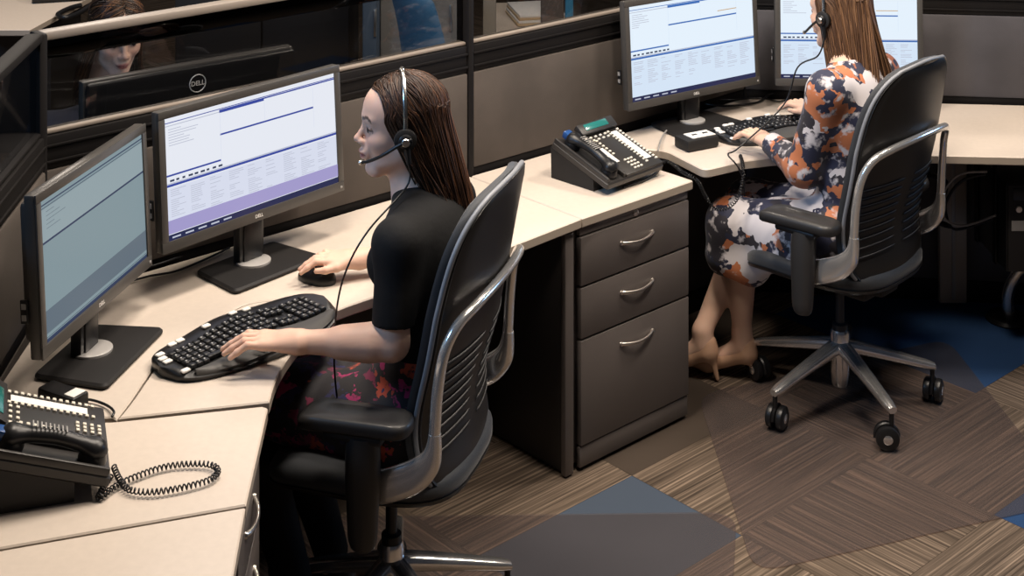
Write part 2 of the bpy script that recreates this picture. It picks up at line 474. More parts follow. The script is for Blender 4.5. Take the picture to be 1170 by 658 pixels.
# lower left tops
c1 = D(281, 577.3); c1b = D(0, 626.8); sd = (c1b-c1).normalized(); cw = c1+sd*.72
worktop('storage_top', 'cream storage top holding the phone at the lower left', [D(134, 481.5), D(300, 464), D(306, 466), D(281, 576.6), c1+sd*.66+V(0, .003, 0), onC(.625)+V(.0, -.003, 0), D(126, 482)])
worktop('storage_top', 'cream storage top at the bottom left corner below the phone top', [c1-V(0, .006, 0), D(258, 705), D(0, 780)+V(-.2, .0, 0), c1+sd*.66-V(0, .006, 0)])
# middle pedestal top
P0 = D(664, 250)+AV*.004; P1 = D(791.5, 206)
wM = (P1-P0).dot(AV); dM = (onA(0)-P0).dot(BV)
worktop('storage_top', 'cream top of the drawer cabinet between the two women, holding a phone', fillet([P0, P0+AV*wM, P0+AV*wM+BV*dM, P0+BV*dM], .006))
# right worktop
R0 = D(804.6, 194.5); R1 = D(761, 172.3)
rp = [R1+BV*0, R0]+smoothpath([D(850, 184), D(905, 178), D(960, 176), D(1005, 176), D(1050, 177)], 4)+[D(1285, 182.2)]
Rb = P0+AV*(wM+.004)+BV*dM
pts = fillet([Rb, R1, R0], .03, which=[1, 2])[:]
Rb = Rb-BV*.012
pts = [Rb]+fillet([Rb, R1, R0, D(850, 184)], .03, which=[1, 2])[1:-1]+rp[2:]+[onD(1.17), K2+V(.0, -.075, 0)]
right_top = worktop('corner_worktop', 'cream corner worktop holding the two right monitors', pts)
# ================================================================ drawer cabinets
def pedestal(label, loc, rz, w, d, fronts, lock=True, H=.705):
    t = thing('drawer_cabinet', label, 'drawer cabinet', loc, rz)
    bm = NB(); box(bm, (w/2, d/2+.012, (H+.012)/2+.004), (w, d-.024, H-.012), .003); obj('carcass', bm, M_ped, t)
    bm = NB(); box(bm, (w/2, .006, .042), (w-.004, .014, .06), .002); obj('plinth', bm, M_ped, t)
    bm = NB(); box(bm, (w/2, .007, .6925), (w-.004, .016, .024), .002); obj('lock_rail', bm, M_ped, t)
    if lock:
        bm = NB(); lathe(bm, [(.0001, 0), (.010, 0), (.010, .003), (.006, .005), (.0001, .005)], 20, M=Matrix.Translation((w/2+.0, -.001, .6925)) @ Matrix.Rotation(PI/2, 4, 'X'))
        box(bm, (w/2, -.0065, .6925), (.0015, .002, .008), 0); obj('lock', bm, M_sil, t)
    for z0, z1 in fronts:
        bm = NB(); box(bm, (w/2, .005, (z0+z1)/2), (w-.004, .022, z1-z0-.006), .003)
        dr = obj('drawer', bm, M_ped, t)
        zc = z1-.055; hw = .068
        bm = NB(); pts = []
        for i in range(17):
            u = -1+i/8
            pts.append((w/2+u*hw, -.006-.016*(1-u*u)**.8, zc-.004-.005*(1-u*u)))
        tube(bm, pts, [.0042+.0018*(abs(-1+i/8))**2 for i in range(17)], 10)
        for u in (-1, 1): lathe(bm, [(.0001, 0), (.0075, 0), (.006, .007), (.0001, .008)], 14, M=Matrix.Translation((w/2+u*hw, -.004, zc-.004)) @ Matrix.Rotation(PI/2, 4, 'X'))
        obj('handle', bm, M_sil, dr)
    return t
PO = P0+BV*.012; PO.z = 0
pedestal('three drawer grey steel cabinet with lock between the two women', (PO.x, PO.y, 0), angA, wM-.012, .46, [(.533, .679), (.381, .533), (.073, .381)])
# left cabinet, drawers facing right
cdir = (D(306, 466)-D(281, 577)).normalized(); rzC = math.atan2(cdir.y, cdir.x)
o = D(281, 577)+V(cdir.y, -cdir.x, 0)*-.02; o.z = 0
wl_ = (D(306, 466)-D(281, 577)).length
pedestal('drawer cabinet below the lower left phone with two bright handles showing', (o.x, o.y, 0), rzC, wl_-.03, .56, [(.533, .679), (.381, .533), (.073, .381)], lock=False)
o2 = o-cdir*.47
pedestal('drawer cabinet at the bottom left edge of the photo', (o2.x, o2.y, 0), rzC, .44, .56, [(.40, .679), (.073, .40)], lock=False)
# end panel of the left worktop
bm = NB(); e = D(664, 250)-AV*.052+BV*.014; R = rotz(angA)
c = e+AV*.018+BV*.24
box(bm, (0, 0, 0), (.014, .46, .69), .002); box(bm, (0, -.232, 0), (.034, .02, .695), .004, mi=1)
for v in bm.verts: v.co = (R @ v.co)+V(c.x, c.y, .352)
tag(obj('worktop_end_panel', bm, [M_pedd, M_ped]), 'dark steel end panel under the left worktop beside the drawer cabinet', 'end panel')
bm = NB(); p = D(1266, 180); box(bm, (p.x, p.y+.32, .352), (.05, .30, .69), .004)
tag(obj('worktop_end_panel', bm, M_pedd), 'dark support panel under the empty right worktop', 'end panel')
# ================================================================ chair mats
def chairmat(label, px, r):
    bm = NB(); poly2(bm, fillet([D(x, y, 0) for x, y in px], r, 7), .0012, .0042, .001)
    return tag(obj('chair_mat', bm, M_mat), label, 'chair mat')
chairmat('clear vinyl mat under the left woman chair, over the blue tile', [(290, 593), (842, 586), (835, 720), (270, 720)], .09)
chairmat('clear vinyl mat under the right woman chair', [(797, 452), (862, 656), (1228, 574), (1082, 388)], .09)
# ================================================================ monitors
S_wht = emis('screen_white', (.86, .89, .97), .92)
S_pane = emis('screen_pale', (.74, .78, .92), .92)
S_blue = emis('screen_bar_blue', (.05, .08, .38), .9)
S_navy = emis('screen_taskbar', (.025, .03, .09), .9)
S_lil = emis('screen_lilac', (.40, .36, .66), .9)
S_gry = emis('screen_text', (.55, .58, .70), .9)
S_teal = emis('screen_grey_teal', (.30, .40, .44), .72)
S_teal2 = emis('screen_grey_teal_light', (.38, .48, .52), .72)
S_teal3 = emis('screen_grey_teal_dark', (.17, .22, .27), .72)
S_mid = emis('screen_slate', (.05, .07, .14), .72)
S_cool = emis('screen_cool_white', (.80, .90, 1.0), .98)
S_cpane = emis('screen_cool_pale', (.70, .82, .97), .95)
S_cbar = emis('screen_cool_bar', (.06, .17, .50), .95)
S_or = emis('screen_orange_line', (.60, .36, .12), .95)
SM = [M_blk, S_wht, S_pane, S_blue, S_navy, S_lil, S_gry, S_teal, S_teal2, S_teal3, S_mid, S_cool, S_cpane, S_cbar, S_or]
def ui_record(seed, cool=False, band=True):
    rnd = random.Random(seed); W, P, B, T, L, G = (11, 12, 13, 4, 12, 6) if cool else (1, 2, 3, 4, 5, 6)
    R = [(0, 0, 1, 1, W), (0, .955, 1, .962, B), (0, .93, .30, .937, G), (.30, .925, .56, .952, B), (.56, .94, 1, .952, B)]
    R += [(.0, .52, .30, .535, B), (.30, .735, .86, .75, B), (0, .435, 1, .455, B), (0, .456, 1, .466, G), (.302, .54, .304, .93, P), (.56, .76, .562, .92, P), (.86, .56, .862, .92, P)]
    R += [(.0, .03 if not band else .055, 1, .425, P)]
    for i in range(7): R.append((.02, .90-.022*i, .02+rnd.uniform(.05, .18), .906-.022*i, G))
    for i in range(9): R.append((.02+.033*i, .475, .02+.033*i+rnd.uniform(.015, .026), .492, 10))
    for r in range(15):
        v = .41-.0165*r
        for c in range(9):
            if rnd.random() < .78:
                u = .02+.107*c; R.append((u, v-.0055, u+rnd.uniform(.03, .085), v, G))
    if band: R.append((0, .055, 1, .165, L))
    R += [(0, 0, 1, .05, T)]
    for i in range(5): R.append((.02+.07*i, .017, .065+.07*i, .03, G))
    if cool: R += [(.70, .80, .86, .808, 14)]
    return R
def ui_teal():
    R = [(0, 0, 1, 1, 7), (0, .955, 1, .965, 10), (0, .935, 1, .94, 10), (0, .70, 1, .93, 8), (0, .685, 1, .70, 10), (0, .06, 1, .22, 9), (0, .0, 1, .025, 10), (0, .032, 1, .036, 10)]
    for i in range(5): R.append((.05, .90-.03*i, .12+.05*(i % 3), .904-.03*i, 9))
    return R
M_bez = mat('monitor_grey', (.058, .054, .050), .36)
dell_me = textmesh('DELL', .012, .0003)
def monitor(name, label, loc, rz, w, h, zb, ui, tilt=.06, big=.86, basew=.30, based=.185, group=None, back_logo=False, base_rz=0.0):
    t = thing(name, label, 'monitor', loc, rz, group)
    Rb = rotz(base_rz)
    bm = NB(); poly2(bm, fillet([(-basew/2, -based*.62), (basew/2, -based*.62), (basew/2*.88, based*.38), (-basew/2*.88, based*.38)], .02), .0, .014, .005)
    for v in bm.verts: v.co = Rb @ v.co
    obj('base', bm, M_blkr, t)
    bm = NB(); lathe(bm, [(.0001, .013), (.046, .013), (.046, .019), (.040, .021), (.0001, .021)], 30, M=Matrix.Translation((0, -.005, 0)))
    obj('swivel_disc', bm, M_chr2, t, label='silver swivel disc')
    bm = NB(); box(bm, (0, .014, zb/2+.06), (.085, .030, zb+.10), .008); box(bm, (0, .0, zb*.5), (.062, .012, zb*.9), .004); obj('stand', bm, M_blk, t)
    T = Matrix.Translation((0, .0, zb)) @ Matrix.Rotation(-tilt, 4, 'X')
    # housing: front plate + bulged back
    bm = NB()
    box(bm, (0, -.012, h/2), (w, .026, h), .005, mi=0)
    box(bm, (0, .012, h/2), (w*(.90 if big < .9 else .985), .034, h*big), .012, mi=0 if big < .9 else 2)
    box(bm, (0, .032, h*.45), (w*.55, .026, h*.55), .012, mi=0)
    if back_logo:
        tube(bm, [(.025*math.cos(k*PI/16), .0295, h*.855+.025*math.sin(k*PI/16)) for k in range(32)], .0016, 8, mi=1, closed=True)
        lg = textmesh('DELL', .019, .0006)
        addmesh(bm, lg, Matrix.Translation((0, .0302, h*.855)) @ Matrix.Rotation(PI, 4, 'Z') @ Matrix.Rotation(PI/2, 4, 'X'), 1)
    for v in bm.verts: v.co = T @ v.co
    hs = obj('housing', bm, [M_bez, M_wht, M_blk], t)
    bz = .020; bb = .027
    bm = NB(); yF = -.0253
    for x0, x1, z0, z1 in ((-w/2, w/2, h-bz, h), (-w/2, w/2, 0, bb), (-w/2, -w/2+bz, bb, h-bz), (w/2-bz, w/2, bb, h-bz)):
        box(bm, ((x0+x1)/2, yF-.002, (z0+z1)/2), (x1-x0, .005, z1-z0), .0015)
    for v in bm.verts: v.co = T @ v.co
    obj('bezel', bm, M_bez, t)
    bm = NB(); addmesh(bm, dell_me, Matrix.Translation((0, yF-.0048, bb*.5)) @ Matrix.Rotation(PI/2, 4, 'X'))
    for v in bm.verts: v.co = T @ v.co
    obj('maker_lettering', bm, M_wht, t, label='white maker lettering')
    sw, sh = w-2*bz, h-bz-bb
    bm = NB(); lay = {}
    for n, (u0, v0, u1, v1, mi) in enumerate(ui):
        y = yF-.0003-.000014*n
        x0, x1, z0, z1 = -sw/2+u0*sw, -sw/2+u1*sw, bb+v0*sh, bb+v1*sh
        quad(bm, [(x0, y, z0), (x1, y, z0), (x1, y, z1), (x0, y, z1)], mi)
    for v in bm.verts: v.co = T @ v.co
    me = bpy.data.meshes.new('screen'); bm.normal_update(); bm.to_mesh(me); bm.free()
    for m in SM: me.materials.append(m)
    so = bpy.data.objects.new('screen', me); COL.objects.link(so); so.parent = t
    bm = NB(); box(bm, (-w/2-.004, .006, h*.30), (.006, .018, .05), .002)
    for k in range(2): box(bm, (-w/2-.0075, .006, h*.30-.012+.024*k), (.002, .010, .012), 0, mi=1)
    for v in bm.verts: v.co = T @ v.co
    obj('usb_port', bm, [M_blk, M_gry], t)
    bm = NB(); box(bm, (w/2-.012, yF-.0045, .012), (.008, .003, .006), .001)
    for v in bm.verts: v.co = T @ v.co
    obj('power_button', bm, M_gry, t)
    return t
def pxd(x, Y): return (x-CX)/FPX*Y
G4 = 'monitors on the two corner worktops'
c = V(-.685, 3.865, ZT); monitor('monitor', 'bright monitor left of the left woman face, turned to her', c, math.radians(50), .612, .347, .125, ui_record(1), group=G4)
c = V(-.962, 3.345, ZT); monitor('monitor', 'monitor at the far left edge with grey teal screen', c, math.atan2(.98, .196), .525, .347, .108, ui_teal(), group=G4, tilt=.05)
c = V(.625, 5.12, ZT); monitor('monitor', 'bright monitor on the right worktop beside the second desk phone', c, math.radians(35), .612, .365, .10, ui_record(3, True, False), group=G4)
c = V(1.205, 5.26, ZT); monitor('monitor', 'bright monitor behind the head of the woman in the patterned dress', c, math.radians(-2), .525, .347, .10, ui_record(4, True, False), basew=.22, based=.15, group=G4)
# ================================================================ keyboards
def keyboard(label, loc, rz):
    t = thing('keyboard', label, 'keyboard', loc, rz, 'ergonomic keyboards')
    L = .49
    def zt(x, y): return .014+.010*math.cos(x/.245*PI*1.0)**2*.6+.010*(y+.09)/.2+.006*math.exp(-(x/.12)**2)
    def wave(x): return .010*math.cos(x*13)
    bm = NB()
    # outline: back edge wavy, round ends, palm rest bulge in front
    N = 48; back = []; frontp = []
    for i in range(N+1):
        u = -1+2*i/N; x = u*L/2
        e = (1-abs(u)**7)**.5
        back.append((x, .020+.092*e+wave(x)*e)); frontp.append((x, .015-(.112+.022*math.cos(x*11-.3))*e))
    rows = []
    nr = 12
    for j in range(nr+1):
        s = j/nr
        rows.append([bm.verts.new((back[i][0], frontp[i][1]*(1-s)+back[i][1]*s, zt(back[i][0], frontp[i][1]*(1-s)+back[i][1]*s)*(.55+.45*min(1, 5*s, 6*(1-s)+.3)) )) for i in range(N+1)])
    for j in range(nr): bridge(bm, rows[j], rows[j+1], 0, closed=False)
    lo = [[bm.verts.new((v.co.x*.985, v.co.y*.97, .0015)) for v in r] for r in (rows[0], rows[-1])]
    bridge(bm, lo[0], rows[0], 0, False); bridge(bm, rows[-1], lo[1], 0, False); bridge(bm, lo[1], lo[0], 0, False)
    for k in (0, -1):
        cap(bm, [r[k] for r in rows]+[lo[1][k], lo[0][k]])
    bmesh.ops.remove_doubles(bm, verts=bm.verts, dist=1e-5)
    obj('body', bm, M_blk, t, ang=.9)
    def zb_(x, y):
        u = 2*x/L; e = max(0, 1-abs(u)**7)**.5; yb = .020+.092*e+wave(x)*e; yf = .015-(.112+.022*math.cos(x*11-.3))*e
        s = (y-yf)/max(1e-4, yb-yf); return zt(x, y)*(.55+.45*min(1, 5*s, 6*(1-s)+.3))
    # palm rest
    bm = NB(); nr = 6; rr = []
    for j in range(nr+1):
        s = j/nr; row = []
        for i in range(4, N-3):
            x = back[i][0]; y0 = frontp[i][1]+.006; y1 = -.046+wave(x)*.4
            y = y0*(1-s)+y1*s; row.append(bm.verts.new((x, y, zt(x, y)*(.72+.28*min(1, 3*s))+.0035+.002*math.sin(PI*s))))
        rr.append(row)
    for j in range(nr): bridge(bm, rr[j], rr[j+1], 0, False)
    ex = bmesh.ops.extrude_face_region(bm, geom=list(bm.faces))
    for v in [g for g in ex['geom'] if isinstance(g, bmesh.types.BMVert)]: v.co.z -= .006
    obj('palm_rest', bm, mat('palm_rest_grey', (.045, .043, .041), .55), t, ang=.9)
    # keys
    bm = NB(); box(bm, (0, 0, .004), (.0174, .0176, .008), .0013, 1, taper=(.84, .82))
    k0 = obj('key', bm, M_blk, t)
    bm = NB(); box(bm, (0, 0, .004), (.0174, .0176, .008), .0013, 1, taper=(.84, .82)); box(bm, (-.001, .001, .0081), (.0035, .0045, .0006), mi=1)
    kl = obj('key', bm, [M_blk, M_lab], t)
    cnt = 0; first = [True, True]
    p = .0186
    xs = [-.198+p*i for i in range(14)]+[.070+p*i+.002 for i in range(3)]+[.136+p*i for i in range(4)]
    for r in range(5):
        for ci, x in enumerate(xs):
            if r == 0 and 3 <= ci <= 8: continue
            if ci in (14, 15, 16) and r == 2: continue
            y = -.031+.0194*r+wave(x)*(.4+.15*r)
            src = 1 if (ci*7+r*3) % 4 else 0
            o = (kl if src else k0)
            loc = (x, y, zt(x, y)+.0015)
            if first[src]: o.location = loc; first[src] = False
            else: share(o, 'key', t, loc)
            cnt += 1
    bm = NB(); box(bm, (0, 0, .004), (.108, .0150, .009), .0025, 2); sp = obj('space_key', bm, M_blk, t); x = -.098; sp.location = (x, -.031+wave(x)*.4, zt(x, -.031)+.0015)
    bm = NB(); box(bm, (0, 0, .001), (.021, .014, .006), .002, 1); mk = obj('media_key', bm, M_wht, t, label='white media key')
    f = True
    for x, y in ((-.222, .040), (-.222, .022), (-.216, -.034), (-.190, -.052), (-.160, .088), (-.136, .090), (-.214, .060), (.02, .092), (.06, .09), (-.06, .091)):
        loc = (x, y-.001, zb_(x, y)+.001)
        if f: mk.location = loc; f = False
        else: share(mk, 'media_key', t, loc)
    return t
kd = (D(383, 343, .75)-D(190, 428, .75)).normalized()
rz1 = math.atan2(.393, .326)
kc = D(287, 385, ZT+.012)
keyboard('black wave keyboard under the left woman hand', (kc.x, kc.y, ZT), rz1)
kc2 = D(890, 148, ZT+.012)
keyboard('black wave keyboard in front of the woman in the patterned dress', (kc2.x, kc2.y, ZT), math.radians(27))
# ================================================================ mouse
def mouse(label, loc, rz):
    t = thing('computer_mouse', label, 'mouse', loc, rz)
    bm = NB(); bmesh.ops.create_uvsphere(bm, u_segments=24, v_segments=14, radius=1)
    for v in bm.verts:
        x, y, z = v.co; z = max(z, -.15)
        v.co = (x*.033*(1-.08*y), y*.056, .0055+z*.034*(1-.22*y))
    obj('shell', bm, M_blk, t, ang=1.2)
    bm = NB(); lathe(bm, [(.0001, -.003), (.008, -.003), (.008, .003), (.0001, .003)], 16, M=Matrix.Translation((0, .030, .030)) @ Matrix.Rotation(PI/2, 4, 'Y')); obj('scroll_wheel', bm, M_gry, t)
    return t
mp_ = D(362, 314, ZT+.015)
mouse('black mouse under the left woman right hand', (mp_.x, mp_.y, ZT), math.radians(62))
# ================================================================ desk phones
M_ph = mat('phone_black', (.020, .018, .017), .42)
M_lcd = mat('phone_display_teal', (.02, .16, .15), .2, coat=.6)
def phone(label, loc, rz, cordpts, lcd=True):
    """local +y = towards display end, x to the user's right; raised at the display end"""
    t = thing('desk_phone', label, 'phone', loc, rz)
    W, Ln = .265, .245; sl = math.radians(19)
    T = Matrix.Translation((0, -Ln/2, .018)) @ Matrix.Rotation(sl, 4, 'X')
    def put(bm):
        for v in bm.verts: v.co = T @ v.co
        return bm
    bm = NB(); poly2(bm, fillet([(-W/2, 0), (W/2, 0), (W/2, Ln), (-W/2, Ln)], .01), 0, .022, .004)
    box(bm, (W/2-.09+.0, Ln*.5, .025), (.175, Ln*.97, .010), .003)
    for x0 in (-W/2+.006, -W/2+.080): box(bm, (x0, Ln*.5, .028), (.010, Ln*.95, .016), .003)
    obj('body', put(bm), M_ph, t)
    # wedge stand
    bm = NB(); y0, y1 = -Ln/2+.06, Ln/2*.93
    zz = lambda y: .016+(y+Ln/2)*math.tan(sl)
    A = [(-W/2*.93, y0, 0), (W/2*.93, y0, 0), (W/2*.93, y1, 0), (-W/2*.93, y1, 0)]
    lo = ring(bm, A); hi = ring(bm, [(x*1.02, y, zz(y)) for x, y, z in A]); bridge(bm, lo, hi); cap(bm, lo[::-1]); cap(bm, hi)
    obj('stand', bm, M_blkr, t)
    bm = NB(); box(bm, (.045, Ln-.018, .040), (.165, .040, .022), .004, R=Matrix.Rotation(.35, 3, 'X')); ds = obj('display_hood', put(bm), M_ph, t)
    bm = NB(); box(bm, (.040, Ln-.020, .0515), (.105, .022, .002), .0005, R=Matrix.Rotation(.35, 3, 'X')); obj('display', put(bm), M_lcd, ds, label='teal display')
    # paper strips
    bm = NB(); box(bm, (W/2-.034, Ln*.48, .0306), (.026, .155, .0012)); obj('name_strip', put(bm), M_wht, t, label='white paper strip')
    bm = NB(); box(bm, (-.020, Ln*.42, .0306), (.016, .075, .0012)); obj('name_strip', put(bm), M_wht, t, label='white paper strip')
    # buttons
    bm = NB(); box(bm, (0, 0, .002), (.0092, .0074, .005), .001, 1); b0 = obj('button', bm, M_key, t)
    first = True
    P = []
    for i in range(14):
        y = Ln*.12+.0130*i; P += [(W/2-.011, y), (W/2-.056, y)]
    for i in range(3):
        for j in range(4): P.append((.010+.0145*i, Ln*.08+.0145*j))
    for j in range(6): P += [(-.035, Ln*.40+.0145*j), (-.002, Ln*.42+.0145*j)]
    for i in range(5): P += [(-.03+.0225*i, Ln*.80), (-.03+.0225*i, Ln*.74)]
    for x, y in P:
        q = T @ Vector((x, y, .0295))
        if first: b0.location = q; b0.rotation_euler = (sl, 0, 0); first = False
        else: share(b0, 'button', t, q, (sl, 0, 0))
    # handset
    bm = NB(); hx = -W/2+.042; pts = []; rs = []
    ns = 20
    for i in range(ns+1):
        u = -1+2*i/ns
        pts.append((hx, Ln*.48+u*.098, .047+.012*(1-u*u)-.004*abs(u)))
        rs.append(.0165 if abs(u) < .55 else .0165+.010*min(1, (abs(u)-.55)/.25))
    rs[0] *= .55; rs[-1] *= .55; rs[1] *= .9; rs[-2] *= .9
    tube(bm, pts, rs, 14, flat=.85)
    for s in (-1, 1): lathe(bm, [(.0001, 0), (.026, 0), (.028, .012), (.022, .026), (.0001, .026)], 20, M=Matrix.Translation((hx, Ln*.48+s*.079, .020)))
    for k in range(9): box(bm, (hx, Ln*.40+.008*k+.004, .0745), (.024, .003, .0025), .0008, mi=1)
    obj('handset', put(bm), [M_blk, M_gry], t)
    bm = NB(); box(bm, (hx-.0, Ln*.9, .047), (.030, .028, .022), .004); put(bm); obj('cradle', bm, mat('cradle_blue_highlight', (.02, .07, .22), .25), t, label='cradle end with a painted blue highlight')  # blue highlight painted as the base colour of the cradle end
    # coiled handset cord
    if cordpts:
        loc_ = Matrix.Translation(loc) @ Matrix.Rotation(rz, 4, 'Z'); inv = loc_.inverted()
        path = smoothpath([inv @ Vector(p) for p in cordpts], 14)
        # resample by length and coil
        ls = [0]
        for i in range(1, len(path)): ls.append(ls[-1]+(path[i]-path[i-1]).length)
        tot = ls[-1]; turns = int(tot/.0085); M_ = turns*8; out = []
        k = 0
        for i in range(M_+1):
            s = tot*i/M_
            while k < len(ls)-2 and ls[k+1] < s: k += 1
            f = (s-ls[k])/max(1e-9, ls[k+1]-ls[k]); p = path[k].lerp(path[k+1], f)
            tn = (path[min(k+2, len(path)-1)]-path[max(k-1, 0)]).normalized()
            u = tn.cross(Vector((0, 0, 1)));
            if u.length < 1e-3: u = Vector((1, 0, 0))
            u.normalize(); w = tn.cross(u); ph = 2*PI*i/8
            out.append(p+(u*math.cos(ph)+w*math.sin(ph))*.0050)
        bm = NB(); tube(bm, out, .0017, 5); obj('coiled_cord', bm, M_blk, t, ang=1.2)
    return t
# right phone
pc = D(690, 178, .80); pc = V(.290, 4.570, ZT)
phone('black desk phone on the cream cabinet top between the two women', pc, angA+math.radians(3), [D(742, 194, .750), D(755, 186, .752), D(766, 186, .748), D(780, 197, .744), D(793, 206, .735)+V(.008, 0, 0), D(800, 218, .66)+V(.01, -.05, 0), D(812, 230, .62)+V(0, -.06, 0), D(828, 230, .62)+V(0, -.06, 0), D(841, 218, .66)+V(0, -.05, 0), D(847, 200, .71)+V(0, -.03, 0), D(848, 188, .742)+V(0, -.02, 0), D(846, 178, .742)])
# left phone (half out of frame)
pl = V(-.918, 2.845, ZT)
rzl = math.radians(108.4)
C = [D(127, 543, .742), D(113, 568, .744), D(140, 551, .744), D(190, 533, .744), D(235, 530, .745), D(249, 538, .745), D(235, 550, .745), D(185, 561, .745), D(150, 560, .745), D(137, 548, .745), D(130, 533, .748)]
phone('black desk phone at the lower left corner with a coiled cord', pl, rzl, C)
# ================================================================ adapter boxes, cables
def cable(label, pts, r=.0028, name='cable', m=None, k=8, cat='cable'):
    bm = NB(); P = smoothpath(pts, k); tube(bm, P, r, 8)
    return tag(obj(name, bm, m or M_blk, ang=1.2), label, cat)
t = thing('headset_adapter', 'small black headset adapter behind the lower left phone', 'adapter box', D(72, 461), math.radians(60))
bm = NB(); box(bm, (0, 0, .016), (.045, .11, .03), .006); obj('case', bm, M_blk, t)
bm = NB(); box(bm, (-.0, -.035, .0315), (.034, .028, .002), .0005); obj('switch_plate', bm, M_wht, t, label='white plate')
t = thing('headset_adapter', 'black adapter box with white top beside the right woman keyboard', 'adapter box', D(796, 168), math.radians(30))
bm = NB(); box(bm, (0, 0, .020), (.13, .078, .038), .008); obj('case', bm, M_blkr, t)
bm = NB(); box(bm, (.012, .0, .0405), (.095, .055, .004), .002); obj('top_plate', bm, M_wht, t, label='white top plate')
for x in (-.010, .034):
    bm = NB(); box(bm, (x, .0, .0432), (.020, .009, .0015), .0005); obj('port', bm, M_blk, t)
cable('black cable lying between the left phone and its adapter', [D(82, 455, .745), D(105, 457, .742), D(122, 463, .742), D(130, 470, .745), D(128, 476, .742)])
cable('thin black cable at the far left behind the phone', [D(-20, 480, .74), D(10, 462, .74), D(30, 455, .74), D(48, 458, .745)], .0022)
cable('black cable trailing from the bright left monitor stand toward the teal screen', [D(262, 283, .742), D(235, 296, .742), D(200, 310, .742), D(168, 316, .742), D(120, 330, .742)], .003)
cable('second black cable behind the bright left monitor, nearer the partition', [D(250, 280, .742), D(215, 290, .742), D(180, 302, .742), D(140, 312, .742)], .003)
cable('third black cable along the partition behind the bright left monitor', [D(225, 286, .742), D(190, 293, .742), D(150, 305, .742), D(110, 322, .742)], .0025)
cable('black cable looping across the right worktop between the two bright monitors', [D(800, 118, .742), D(830, 121, .742), D(865, 117, .742), D(880, 108, .742), D(900, 105, .742), D(915, 107, .742)], .004)
cable('thinner black cable crossing the right worktop below the looping one', [D(805, 113, .742), D(835, 114, .742), D(870, 112, .742), D(890, 116, .742), D(905, 112, .742)], .003)
cable('grey cable between the right phone and the adapter box', [D(752, 172, .76), D(756, 158, .75), D(763, 148, .745), D(776, 143, .743), D(790, 150, .743)], .0028, m=M_gry)
cable('black cable loop at the front corner of the right phone', [D(712, 214, .74), D(735, 206, .742), D(752, 195, .745), D(748, 189, .745), D(732, 191, .745), D(722, 203, .742)], .0035)
